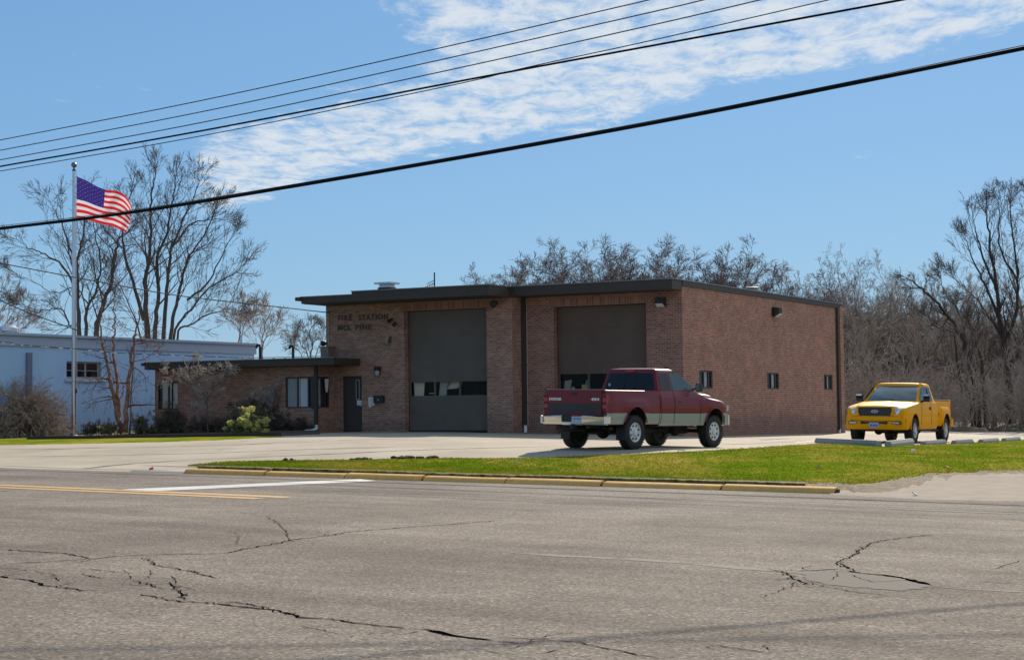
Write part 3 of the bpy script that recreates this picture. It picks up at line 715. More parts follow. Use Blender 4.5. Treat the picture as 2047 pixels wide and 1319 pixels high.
# narrow light near the right edge of the door
ua, z1 = UWp(713, 760.5, w); ub, z0 = UWp(718, 797, w)
D = MB(); e = .03
for (p, q, r, s_) in ((ub-e, ua+e, z1, z1+e), (ub-e, ua+e, z0-e, z0), (ub-e, ub, z0, z1), (ua, ua+e, z0, z1)): bbox(D, p, q, w-.02, w-.001, r, s_)
fr = part(D, 'window', mat('lite_frame', (.36, .35, .29), .5), parent=dr)
D = MB(); bbox(D, ub, ua, w-.008, w-.001, z0, z1); part(D, 'door_pane', M_dglass, parent=dr)
D = MB(); h0 = B((a+.15), w-.08, 1.02); D.tube([B(a+.12, w, 1.0), B(a+.12, w-.06, 1.0), B(a+.26, w-.07, 1.0)], .014, 8); D.lathe(B(a+.12, w, 1.0), -EW, [(0, .04), (.015, .04)], 12); D.lathe(B(a+.12, w, 1.12), -EW, [(0, .03), (.02, .03)], 12)
part(D, 'handle', M_alu, parent=dr)
def notice(px0, py0, px1, py1, w, lines, name='notice'):
    ua, z1 = UWp(px0, py0, w); ub, z0 = UWp(px1, py1, w)
    D = MB(); bbox(D, min(ua, ub), max(ua, ub), w-.006, w-.001, z0, z1, 0)
    for i in range(lines):
        zc = z1-(z1-z0)*(i+.8)/(lines+.6); k = .1+.12*random.random(); bbox(D, min(ua, ub)+abs(ua-ub)*k, max(ua, ub)-abs(ua-ub)*.12, w-.0075, w-.0062, zc-.008, zc+.008, 1)
    part(D, name, [mat('paper', (.80, .80, .82), .8), mat('ink', (.30, .22, .24), .8)])
notice(713.8, 800, 724, 809.3, w-.002, 2); notice(736.5, 793.8, 748.5, 810, WS-.01, 5)
D = MB(); u0, z0 = UWp(738, 811, WS); bbox(D, u0-.09, u0, WS-.02, WS-.001, z0-.05, z0+.01); part(D, 'doorbell', M_board)
# mailbox-like dark box with emblem beside the notice
ua, z1 = UWp(750, 792, WS); ub, z0 = UWp(769, 805, WS)
D = MB(); bbox(D, ub, ua, WS-.13, WS-.001, z0, z1); bbox(D, ub-.01, ua+.01, WS-.14, WS-.001, z1+.001, z1+.03); mb_ = part(D, 'mailbox', mat('mailbox_black', (.018, .016, .015), .45))
D = MB(); D.lathe(B((ua+ub)/2, WS-.1305, (z0+z1)/2), -EW, [(0, .05), (.004, .05)], 14); part(D, 'emblem', mat('emblem_grey', (.16, .15, .13), .5), parent=mb_)
# ---- windows
M_wfr = mat('window_frame_paint', (.045, .042, .040), .5, var=.1)
M_blind = mat('white_blind', (.95, .95, .95), .8, var=.03); M_curt = mat('grey_curtain', (.55, .55, .54), .85, var=.15, vs=6)
def window(O, ex, n, o, depth, splits, backs, mg=.2):
    a, c, z0, z1 = o; P = lambda u, z, d: O+ex*u+EZ*z-n*d
    D = MB(); t = .05
    def bx(u0, u1, za, zb, d0, d1): D.obox(P(u0, za, d1), ex*(u1-u0), n*(d1-d0), EZ*(zb-za))
    bx(a+.001, c-.001, z0+.001, z0+t, depth-.04, depth+.03); bx(a+.001, c-.001, z1-t, z1-.001, depth-.04, depth+.03)
    bx(a+.001, a+t, z0+t, z1-t, depth-.04, depth+.03); bx(c-t, c-.001, z0+t, z1-t, depth-.04, depth+.03)
    xs = [a+t+(c-a-2*t)*s for s in splits]
    for x in xs[1:-1]: bx(x-.03, x+.03, z0+t, z1-t, depth-.035, depth+.02)
    f = part(D, 'window', M_wfr)
    for i, (p, q) in enumerate(zip(xs, xs[1:])):
        D = MB(); bx_ = lambda u0, u1, za, zb, d0, d1: D.obox(P(u0, za, d1), ex*(u1-u0), n*(d1-d0), EZ*(zb-za))
        bx_(p+.01, q-.01, z0+t, z1-t, depth, depth+.006); part(D, 'pane', M_glass, parent=f)
        if backs[i] is not None:
            D = MB(); k0, k1, m = backs[i]; bx_ = lambda u0, u1, za, zb, d0, d1: D.obox(P(u0, za, d1), ex*(u1-u0), n*(d1-d0), EZ*(zb-za))
            bx_(p+(q-p)*k0, p+(q-p)*k1, z0+t, z1-t, depth+.02, depth+.03); part(D, 'blind_or_reflection', m, parent=f)
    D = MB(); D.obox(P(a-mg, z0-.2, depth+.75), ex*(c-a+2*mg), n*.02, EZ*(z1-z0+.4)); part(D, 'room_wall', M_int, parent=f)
    return f
# front-face u runs to the left in the picture
window(B(0, WL), EU, -EW, wb, .08, (0, .10, .55, 1), ((0, 1, M_wfr), (0, 1, M_blind), (0, 1, M_curt)))
window(B(0, WL), EU, -EW, wa, .08, (0, .44, .80, 1), ((0, 1, mat('cream_blind', (.93, .90, .82), .8)), (0, 1, mat('cream_blind2', (.85, .82, .74), .8)), (0, 1, M_wfr)))
window(B(UR, 0), EW, -EU, wc, .08, (0, .42, 1), ((.1, .9, M_curt), (.25, .8, mat('red_curtain', (.10, .035, .035), .8))), 0)
window(B(UE, 0), EW, EU, wd_l, .08, (0, .5, 1), (None, None), 0)
for o in rw: window(B(0, 0), EW, -EU, o, .08, (0, .42, .80, 1), ((0, 1, M_wfr), (0, 1, M_curt), (0, 1, M_wfr)))
u0, z1 = USp(650, 757, UR+.09); u1, z0 = USp(656, 783, UR+.09)
D = MB(); D.poly([B(UR-.02+.0, u, z) for u, z in ((USp(648, 757, UR)), (USp(656.5, 757, UR)), (USp(655, 775, UR)), (USp(653.5, 784, UR)), (USp(650.5, 784, UR)), (USp(649, 772, UR)))]); part(D, 'notice', mat('paper', (.8, .8, .82)))
# corner post between the two entrance windows
D = MB(); bbox(D, UR-.02, wb[0]-.002, WL-.02, WL+.08, wb[2]-.02, wb[3]+.02); part(D, 'corner_post', M_wfr)
# ---- downspouts
def downspout(u, w, ztop, zbot, wd_=.10, elbow=None, boot=True, dark=M_fascia):
    D = MB(); bbox(D, u-wd_/2, u+wd_/2, w-wd_*.8, w, zbot+.30, ztop); d = part(D, 'downspout', dark)
    for z in (zbot+1.1, (zbot+ztop)/2, ztop-.5):
        S = MB(); bbox(S, u-wd_/2-.03, u+wd_/2+.03, w-wd_*.8-.006, w-.0005, z, z+.03); part(S, 'strap', dark, parent=d)
    if boot:
        E_ = MB()
        if elbow: E_.tube([B(u, w-.045, zbot+.32), B(u, w-.045, zbot+.14), B(u+.10, w-.16, zbot+.07), B(u+.36, w-.3, zbot+.05)], [.055, .055, .058, .06], 10)
        else: E_.tube([B(u, w-.045, zbot+.32), B(u, w-.05, zbot+.02)], [.062, .066], 10)
        part(E_, 'boot', M_white, parent=d, smooth=True)
    return d
ud, _ = UWp(633, 800, WL-.02); downspout(ud, WL-.002, 2.5, -.02, .13, elbow=True)
ud, _ = UWp(1023.5, 700, -.05); downspout(UJ-.10, -.002+WS*0, 4.9, -.10, .17)
D = MB(); bbox(D, UJ-.2, UJ-.002, WS+.02, WS+.10, 4.6, 4.9); 
dsr = MB(); dsr.obox(B(-.115, WEND-.75, -.3), EU*.11, EW*.14, EZ*5.36); d_ = part(dsr, 'downspout', M_fascia)
for z in (.8, 2.4, 4.2):
    S = MB(); S.obox(B(-.121, WEND-.78, z), EU*.12, EW*.20, EZ*.03); part(S, 'strap', M_fascia, parent=d_)
S = MB(); S.tube([B(-.07, WEND-.68, -.25), B(-.07, WEND-.68, -.44)], .06, 8); part(S, 'boot', M_white, parent=d_)
# pale conduits up the brick
M_cond = mat('conduit', (.42, .37, .29), .6)
D = MB(); u, _ = UWp(1054, 700, 0); D.tube([B(u, -.02, .15), B(u, -.02, 4.88)], .022, 6); part(D, 'conduit', M_cond)
D = MB(); u, z = UWp(657, 623, WS); D.tube([B(u, WS-.03, 3.35), B(u, WS-.03, z)], .02, 6); part(D, 'conduit', M_cond)
D = MB(); u, z = UWp(658, 625, WS); D.lathe(B(u, WS-.02, z), -EW, [(0, .05), (.1, .05), (.12, .02)], 10); part(D, 'insulator', M_alu)
# faint second line over the lettering
D = MB(); u1_, z1_ = UWp(697, 629, WS); D.tube([B(u, WS-.04, z), B(u1_, WS-.03, z1_)], .012, 5); part(D, 'conduit', M_cond)
# ---- lamps and fittings
def flood(px, py, w, side=None, s=1., name='flood_lamp'):
    if side is None: u, z = UWp(px, py, w); C = B(u, w, z); n = -EW; t = EU
    else: ww, z = USp(px, py, side); C = B(side, ww, z); n = -EU; t = -EW
    D = MB(); k = .17*s
    ring = lambda d, h0, h1, hw: [C+n*d+t*a+EZ*b for a, b in ((-hw, h0), (hw, h0), (hw, h1), (-hw, h1))]
    D.loft([ring(.01, -k*.9, k*.9, k*1.0), ring(.10*s, -k, k, k*1.1), ring(.26*s, -k*.35, k*.85, k*.95)], 0); f = part(D, name, M_dark)
    D = MB(); D.loft([ring(.11*s, -k*1.02, -k*.94, k*.9), ring(.27*s, -k*.5, -k*.38, k*.8)], 0)
    part(D, 'lens', mat('lamp_lens', (.72, .72, .66), .25), parent=f)
flood(1323, 604, 0); flood(1546, 624, 0, side=0, s=1.15)
# round security lamp on the left pier, gooseneck lamp by the door, horn speaker
u, z = UWp(992, 604, WS); D = MB(); C = B(u, WS, z); D.lathe(C, (-EW-EZ*.35), [(0, .05), (.12, .05), (.14, .10), (.26, .14), (.27, .11)], 16); f = part(D, 'wall_lamp', M_dark, smooth=True)
D = MB(); D.lathe(C+(-EW-EZ*.35).normalized()*.275, (-EW-EZ*.35), [(0, .10), (.01, .09)], 16); part(D, 'lens', mat('green_lens', (.03, .05, .045), .3), parent=f)
u, z = UWp(757.5, 742, WS); C = B(u, WS, z); D = MB(); D.obox(C-EU*.1+EZ*.02-EW*.2, EU*.2, EW*.2, EZ*.16); D.obox(C-EU*.06-EW*.06-EZ*.14, EU*.12, EW*.06, EZ*.16); f = part(D, 'wall_lamp', M_dark)
D = MB(); D.lathe(C-EW*.12+EZ*.02, (0, 0, -1), [(0, .085), (.14, .075), (.19, .04)], 12); part(D, 'lens', mat('frosted_lens', (.42, .46, .44), .2), parent=f, smooth=True)
u, z = UWp(777, 680, WS); C = B(u, WS, z); D = MB(); D.lathe(C-EW*.02+EZ*.17, (-EW*.25-EZ*.9+EU*.25), [(0, .05), (.10, .055), (.22, .08), (.32, .15), (.36, .20), (.365, .17)], 18); part(D, 'alarm_horn', mat('horn_cream', (.36, .30, .24), .6), smooth=True)
D = MB(); D.obox(C-EU*.12-EZ*.10-EW*.05, EU*.10, EW*.05, EZ*.24); part(D, 'alarm_bracket', mat('alarm_rust', (.13, .045, .03), .7))
u, z = UWp(784, 637, WS); C = B(u, WS, z); D = MB(); D.lathe(C, (-EW-EZ*.6+EU*.3), [(0, .04), (.12, .05), (.22, .08)], 12); part(D, 'spot_lamp', M_dark)
u, z = UWp(790, 645, WS); C = B(u, WS, z); D = MB(); D.lathe(C, (-EW-EZ*.6-EU*.3), [(0, .035), (.12, .045), (.2, .07)], 12); part(D, 'spot_lamp', M_dark)
# meter box and bullhorn at the left edge of the tall block
ua, z1 = UWp(650.5, 695.5, WS-.1); ub, z0 = UWp(666, 716, WS-.1)
D = MB(); bbox(D, ub, ua+.01, WS-.42, WS-.002, 2.80, z1); bbox(D, ub-.03, ua+.03, WS-.45, WS-.002, z1+.001, z1+.05); part(D, 'meter_box', mat('tan_cabinet', (.22, .17, .13), .7, var=.15, vs=5))
u, z = UWp(648, 687, WS); C = B(u-.06, WS-.05, z); D = MB(); D.lathe(C, (EU-EW*.3+EZ*.2), [(-.06, .05), (0, .10), (.10, .12), (.16, .07)], 12); part(D, 'wall_lamp', M_dark, smooth=True)
# ---- lettering
def text_old(name, s, size, O, ex, up, m, parent, inv, thick=.02, sx=1., shear=0, gap=1.):
    cu = bpy.data.curves.new(name, 'FONT'); cu.body = s; cu.size = size; cu.extrude = thick; cu.align_x = 'LEFT'; cu.space_character = gap; cu.shear = shear; cu.offset = size*.022
    t = bpy.data.objects.new('tmp_text', cu); COL.objects.link(t); bpy.context.view_layer.update()
    me = bpy.data.meshes.new_from_object(t.evaluated_get(bpy.context.evaluated_depsgraph_get())); bpy.data.objects.remove(t); bpy.data.curves.remove(cu)
    ex = ex.normalized(); up = up.normalized(); n = ex.cross(up)
    for v in me.vertices:
        v.co = inv @ (O+ex*(v.co.x*sx)+up*v.co.y+n*v.co.z)
    me.materials.clear(); me.materials.append(m)
    o = bpy.data.objects.new(name, me); COL.objects.link(o); o.parent = parent; return o
def wtext(name, s, O, wt, ht):
    cu = bpy.data.curves.new(name, 'FONT'); cu.body = s; cu.size = 1; cu.extrude = .03; cu.offset = .025; cu.space_character = 1.25
    t = bpy.data.objects.new('tmp_text', cu); COL.objects.link(t); bpy.context.view_layer.update()
    me = bpy.data.meshes.new_from_object(t.evaluated_get(bpy.context.evaluated_depsgraph_get())); bpy.data.objects.remove(t); bpy.data.curves.remove(cu)
    xs = [v.co.x for v in me.vertices]; ys = [v.co.y for v in me.vertices]; w0, h0 = max(xs)-min(xs), max(ys)-min(ys); mx, my = min(xs), min(ys)
    for v in me.vertices: v.co = O-EU*((v.co.x-mx)/w0*wt)+EZ*((v.co.y-my)/h0*ht)-EW*(v.co.z*.5)-A0
    me.materials.clear(); me.materials.append(M_let); o = bpy.data.objects.new(name, me); COL.objects.link(o); o.parent = stn; return o
M_let = mat('letter_metal', (.075, .050, .038), .6)
for s, p0, p1, hpx in (('FIRE', (676, 641.5), (704, 640), 11.5), ('STATION', (717, 640.5), (776, 637), 11.5), ('MCL', (676, 661), (702, 660), 11), ('PINE', (711, 660), (743, 658.5), 11)):
    u, z = UWp(*p0, WS); u1_, _ = UWp(*p1, WS); d0 = abs(u-u1_); n_ = len(s)
    wtext('sign_lettering', s, B(u, WS-.012, z), d0, .215)
# ---- things on the roof
def roofpt(px, w): u, _ = UWp(px, 580, w); return u
u, z = UWp(773.5, 572, 2); D = MB(); C = B(u, 2, 0)
zv = UWp(773.5, 565, 2)[1]; D.obox(B(u-.28, 1.75, 5.1), EU*.56, EW*.5, EZ*(zv-.20-5.1)); D.obox(B(u-.24, 1.8, zv-.2), EU*.48, EW*.4, EZ*.13, 1); D.obox(B(u-.38, 1.64, zv-.07), EU*.76, EW*.72, EZ*.07, 1)
part(D, 'roof_vent', [M_fascia, M_galv])
u, z = UWp(868.5, 560, 3); D = MB(); D.tube([B(u, 3, 5.2), B(u, 3, UWp(868.5, 544.5, 3)[1])], .03, 6)
for zz_, l0, l1 in ((5.75, .05, .38), (5.88, .04, .30)): D.tube([B(u, 3, zz_+.12), B(u+l1, 2.9, zz_-.02)], .012, 4)
for k in range(4): D.tube([B(u+.08*k+.05, 2.75, 5.84-.03*k), B(u+.08*k+.05, 3.1, 5.84-.03*k)], .008, 4); D.tube([B(u+.08*k+.05, 2.95, 5.72-.03*k), B(u+.08*k+.05, 2.95, 5.93-.03*k)], .008, 4)
part(D, 'antenna', M_dark)
p = at(1503, 580, A0.y+10.5); D = MB(); D.lathe(Vector((p.x, p.y, 5.2)), (0, 0, 1), [(0, .26), (.42, .26), (.44, .29), (.50, .29), (.52, .24)], 20); part(D, 'roof_vent', mat('vent_tan', (.40, .33, .28), .6), smooth=True)
for px, py0 in ((520, 690), (586, 691.5)):
    u, _ = UWp(px, 715, 1.5); zt_ = UWp(px, py0, 1.5)[1]
    D = MB(); D.tube([B(u, 1.5, 2.75), B(u, 1.5, zt_-.1), B(u+.03, 1.5, zt_), B(u+.12, 1.5, zt_+.02), B(u+.2, 1.5, zt_-.10)], .055, 8); part(D, 'vent_pipe', M_dark)
# ------------------------------------------------------------------ blue painted building
PA = at(0, 665, 67.3); zt_ = PA.z; PAb = Vector((PA.x, PA.y, 0))
bb = empty('blue_building', PAb); tag(bb, 'long low pale blue painted block building with one small dark window, left of the station', 'building')
def bpart(b, name, m, parent=bb, **k): b.v = [(x-PAb.x, y-PAb.y, z) for x, y, z in b.v]; return b.build(name, m, parent, **k)
def BB(t, off=0, z=0): return PAb+EW*t-EU*off+EZ*z      # t along the wall (away), off outwards
def tb(px, py): p = on_plane(px, py, PAb, EU); return (p-PAb).dot(EW), p.z
te = tb(508, 688)[0]
M_blue = mat('pale_blue_block', (.36, .56, .82), .8, var=.10, vs=.5, bump=.05, bs=10); M_blue2 = mat('blue_grey_metal', (.34, .43, .56), .6, var=.06)
(t0, z1), (t1, z0) = tb(133, 722), tb(203, 757)
W = MB(); facewall(W, PAb, EW, -EU, -16, te, -.6, zt_-.5, [(t0, t1, z0, z1)], .18)
facewall(W, BB(te), EU, EW, 0, 20, -.6, zt_-.5, [], .1); facewall(W, BB(-16), EU, -EW, 0, 20, -.6, zt_-.5, [], .1)
bpart(W, 'wall', M_blue)
W = MB(); W.obox(BB(-16.1, .06, zt_-.5), EW*(te+16.2), EU*20, EZ*.42); W.obox(BB(-16.1, .16, zt_-.08), EW*(te+16.2), EU*20.1, EZ*.10)
bpart(W, 'roof', M_blue2)
tp = tb(56, 760)[0]; W = MB(); W.obox(BB(tp-.14, .10, -.4), EW*.28, EU*.095, EZ*(zt_-.35)); bpart(W, 'pilaster', mat('blue_pilaster', (.16, .18, .28), .7))
W = MB(); W.obox(BB(t0-.1, .08, z0-.14), EW*(t1-t0+.2), EU*.075, EZ*.13); bpart(W, 'sill', mat('grey_sill', (.45, .48, .55), .7))
fr = MB(); e = .07; wdt = t1-t0
for s_ in (0, .28, .56, .93): fr.obox(BB(t0+wdt*s_, -.10, z0), EW*(.09 if s_ else .07), EU*.05, EZ*(z1-z0))
for zz_ in (z0, z0+(z1-z0)*.45, z1-e): fr.obox(BB(t0, -.105, zz_), EW*wdt, EU*.04, EZ*(e if zz_ != z0+(z1-z0)*.45 else .03))
fr = bpart(fr, 'window', mat('grey_window_frame', (.30, .30, .32), .6))
pn = MB(); pn.obox(BB(t0, -.12, z0), EW*wdt, EU*.02, EZ*(z1-z0)); bpart(pn, 'pane', M_dglass, parent=fr)
bv = MB(); t, _ = tb(70, 665); bv.lathe(BB(t, -1.5, zt_-.1), (0, 0, 1), [(0, .22), (.25, .22), (.27, .42), (.40, .42), (.52, .2)], 14); bpart(bv, 'roof_vent', M_galv, smooth=True)
bv = MB(); t, _ = tb(89, 665); bv.tube([BB(t, -1.5, zt_-.1), BB(t, -1.5, zt_+.3)], .10, 10); bpart(bv, 'roof_vent', M_galv)
bv = MB(); t, _ = tb(20, 665); bv.obox(BB(t-1.2, -2, zt_), EW*2.6, EU*.8, EZ*.26); bpart(bv, 'roof_hatch', M_dark)
#PART3
# ------------------------------------------------------------------ pickups
def paint(name, col, flake=.0, rough=.35, metal=.0, coat=.9, dust=.25, dcol=(.25, .2, .16)):
    M = bpy.data.materials.new(name); M.use_nodes = True; nt = M.node_tree; p = nt.nodes['Principled BSDF']
    t = N(nt, 'ShaderNodeTexCoord'); n = noi(nt, t.outputs['Object'], 5, 6, .65); sx = N(nt, 'ShaderNodeSeparateXYZ'); L(nt, t.outputs['Object'], sx.inputs[0])
    lowd = mapr(nt, math_(nt, 'ADD', sx.outputs[2], math_(nt, 'MULTIPLY', n, .35)), .55, 1.15, 1, 0)
    f = math_(nt, 'MULTIPLY', math_(nt, 'ADD', math_(nt, 'MULTIPLY', lowd, .7), math_(nt, 'MULTIPLY', n, .25)), dust)
    L(nt, mixc(nt, f, col, dcol), p.inputs['Base Color']); p.inputs['Roughness'].default_value = rough; p.inputs['Metallic'].default_value = metal
    p.inputs['Coat Weight'].default_value = coat; p.inputs['Coat Roughness'].default_value = .06; return M
M_red = paint('maroon_paint', (.175, .009, .017), metal=.0, rough=.45, coat=.3, dust=.08)
M_red.node_tree.nodes['Principled BSDF'].inputs['Specular IOR Level'].default_value = .3; M_silver = paint('silver_paint', (.33, .36, .39), metal=.3, rough=.4, dust=.12)
M_yelp = paint('yellow_paint', (.93, .39, .002), rough=.5, dust=.03, coat=.12)
M_yelp.node_tree.nodes['Principled BSDF'].inputs['Specular IOR Level'].default_value = .05; M_yelp.node_tree.nodes['Principled BSDF'].inputs['Coat Roughness'].default_value = .02
M_well = mat('wheel_well', (.008, .008, .008), .9); M_tyre = mat('tyre_rubber', (.022, .020, .019), .8, var=.3, vs=9, bump=.3, bs=30)
M_rimc = mat('bright_rim', (.66, .66, .67), .35, .15)
M_gap = mat('panel_gap', (.015, .006, .006), .8); M_under = mat('underbody', (.025, .021, .018), .85, var=.5, vs=8)
M_tail = mat('tail_lens', (.42, .012, .012), .15, coat=.5); M_amber = mat('amber_lens', (.85, .30, .03), .2, coat=.5); M_lampc = mat('clear_lens', (.62, .66, .70), .08, .4, coat=1.)
def cut(o, cutters):
    for c in cutters:
        mo = o.modifiers.new('b', 'BOOLEAN'); mo.operation = 'DIFFERENCE'; mo.solver = 'EXACT'; mo.object = c
    bpy.context.view_layer.update()
    me = bpy.data.meshes.new_from_object(o.evaluated_get(bpy.context.evaluated_depsgraph_get())); o.modifiers.clear(); old = o.data; o.data = me; me.name = o.name
    for c in cutters: bpy.data.objects.remove(c)
    me.polygons.foreach_set('use_smooth', [True]*len(me.polygons)); me.set_sharp_from_angle(angle=R_(32))
def wellcut(x, rx, rz, zc, y0, y1, nm):
    b = MB(); n = 36
    P = [(x+rx*math.cos(2*math.pi*k/n), zc+rz*math.sin(2*math.pi*k/n)) for k in range(n)]
    b.loft([[(px, y0, pz) for px, pz in P], [(px, y1, pz) for px, pz in P]], nm)
    for i in range(len(b.m)): b.m[i] = nm
    o = b.build('cutter', [M_well]*(nm+1), fixn=True); return o
def bodyloft(name, xs, prof, mats, mf, parent, cuts):
    b = MB(); rings = []
    for x in xs:
        h = prof(x); ring = [(x if len(p) == 2 else p[2], p[0], p[1]) for p in h] + [(x if len(p) == 2 else p[2], -p[0], p[1]) for p in reversed(h) if p[0] > 1e-6]
        rings.append(ring)
    b.loft(rings, lambda i, s: 0)
    # colour by height
    for i, f in enumerate(b.f):
        c = [sum(b.v[k][q] for k in f)/len(f) for q in range(3)]; b.m[i] = mf(*c)
    o = b.build(name, mats, parent, fixn=True); inv = parent.matrix_world
    cs = [wellcut(*c) for c in cuts]
    for c in cs: c.parent = parent
    cut(o, cs); return o
def wheel(parent, x, y, r, w, rimr, sgn, style, M_rim):
    root = MB(); # tyre
    ax = (0, sgn, 0); C = (x, y-sgn*w/2, r)
    root.lathe(C, ax, [(0.02, rimr), (0, rimr+.03), (0, r-.05), (.025, r-.012), (.06, r), (w-.06, r), (w-.025, r-.012), (w, r-.05), (w, rimr+.03), (w-.02, rimr)], 40, caps=False)
    for k in range(40):  # tread blocks
        a = 2*math.pi*k/40; d = Vector((math.cos(a), 0, math.sin(a))); t = Vector((-math.sin(a), 0, math.cos(a)))
        for q0, q1 in ((.01, .07), (.10, .15), (w-.07, w-.01)):
            o = Vector(C)+Vector((0, sgn*q0, 0))+d*(r-.014)-t*.018
            root.obox(o, t*.036, Vector((0, sgn*(q1-q0), 0)), d*.022)
    t = root.build('wheel', M_tyre, parent, smooth=True)
    b = MB(); Cc = Vector((x, y+sgn*(w/2-.035), r))
    b.lathe(Cc-Vector((0, sgn*.16, 0)), ax, [(0, .05), (0, rimr-.01), (.15, rimr-.005), (.175, rimr+.006), (.18, rimr-.008), (.15, rimr-.025), (.145, rimr-.03)], 32)
    b.build('rim', M_rim, t, smooth=True)
    b = MB(); b.lathe(Vector(C)+Vector((0, sgn*.03, 0)), ax, [(0, .08), (.01, rimr-.004), (.03, rimr-.004)], 24); b.build('dark_inner_disc', M_under, t)  # dark disc added to darken the wheel's bright inner face
    if style == 'chrome8':
        b = MB(); b.lathe(Cc-Vector((0, sgn*.025, 0)), ax, [(0, rimr-.03), (.012, rimr-.045), (.02, .10), (.035, .085), (.06, .08), (.065, .05)], 32); b.build('hub_cap', M_rim, t, smooth=True)
        b = MB()
        for k in range(8):
            a = 2*math.pi*(k+.5)/8; p = Cc+Vector((math.cos(a)*rimr*.70, -sgn*.010, math.sin(a)*rimr*.70)); b.lathe(p, ax, [(0, .027), (.008, .027)], 10)
        b.build('vent_holes', M_well, t)
    else:
        b = MB()
        for k in range(5):
            a = 2*math.pi*k/5+.3; d = Vector((math.cos(a), 0, math.sin(a))); q = Vector((-math.sin(a), 0, math.cos(a)))
            for s2 in (-1, 1):
                P0 = Cc+d*.05+q*s2*.035; P1 = Cc+d*(rimr-.02)+q*s2*.055
                b.obox(P0-q*.016-Vector((0, sgn*.02, 0)), P1-P0, q*.032, Vector((0, sgn*.035, 0)))
        b.lathe(Cc-Vector((0, sgn*.03, 0)), ax, [(0, .075), (.055, .07), (.06, .04)], 20); b.build('spokes', M_rim, t)
        b = MB(); b.lathe(Cc-Vector((0, sgn*.07, 0)), ax, [(0, .15), (.01, .15)], 24); b.build('brake_disc', M_under, t)
    return t
def flat_text(name, s, O, ex, up, wtar, htar, m, parent, thick=.004, bold=0.03):
    cu = bpy.data.curves.new(name, 'FONT'); cu.body = s; cu.size = 1; cu.extrude = thick; cu.offset = bold; cu.space_character = 1.05
    t = bpy.data.objects.new('tmp', cu); COL.objects.link(t); bpy.context.view_layer.update()
    me = bpy.data.meshes.new_from_object(t.evaluated_get(bpy.context.evaluated_depsgraph_get())); bpy.data.objects.remove(t); bpy.data.curves.remove(cu)
    xs = [v.co.x for v in me.vertices]; ys = [v.co.y for v in me.vertices]; w0, h0 = max(xs)-min(xs), max(ys)-min(ys); mx, my = min(xs), min(ys)
    ex, up, O = Vector(ex).normalized(), Vector(up).normalized(), Vector(O); n = ex.cross(up)
    for v in me.vertices: v.co = O+ex*((v.co.x-mx)/w0*wtar)+up*((v.co.y-my)/h0*htar)+n*(v.co.z+thick+.001)
    me.materials.clear(); me.materials.append(m); o = bpy.data.objects.new(name, me); COL.objects.link(o); o.parent = parent; return o
def plate(parent, O, ex, up, bg, fg, top=None):
    b = MB(); ex, up, O = Vector(ex), Vector(up), Vector(O); n = ex.cross(up); b.obox(O, ex*.305, up*.155, n*.006)
    p = b.build('licence_plate', bg, parent)
    if top: b = MB(); b.obox(O+up*.115+n*.006, ex*.305, up*.038, n*.002); b.build('plate_band', top, p)
    b = MB()
    for k in range(6): b.obox(O+ex*(.03+.043*k)+up*.035+n*.006, ex*.024, up*.062, n*.002)
    b.build('plate_characters', fg, p); return p
def panel(b, pts, off, th, m=0):
    """thin solid from 3D points and a normal-offset function"""
    A = [Vector(p) for p in pts]; n = (A[1]-A[0]).cross(A[2]-A[0]).normalized()
    if n.dot(off) < 0: n = -n
    b.loft([[p-n*.01 for p in A], [p+n*th for p in A]], m)
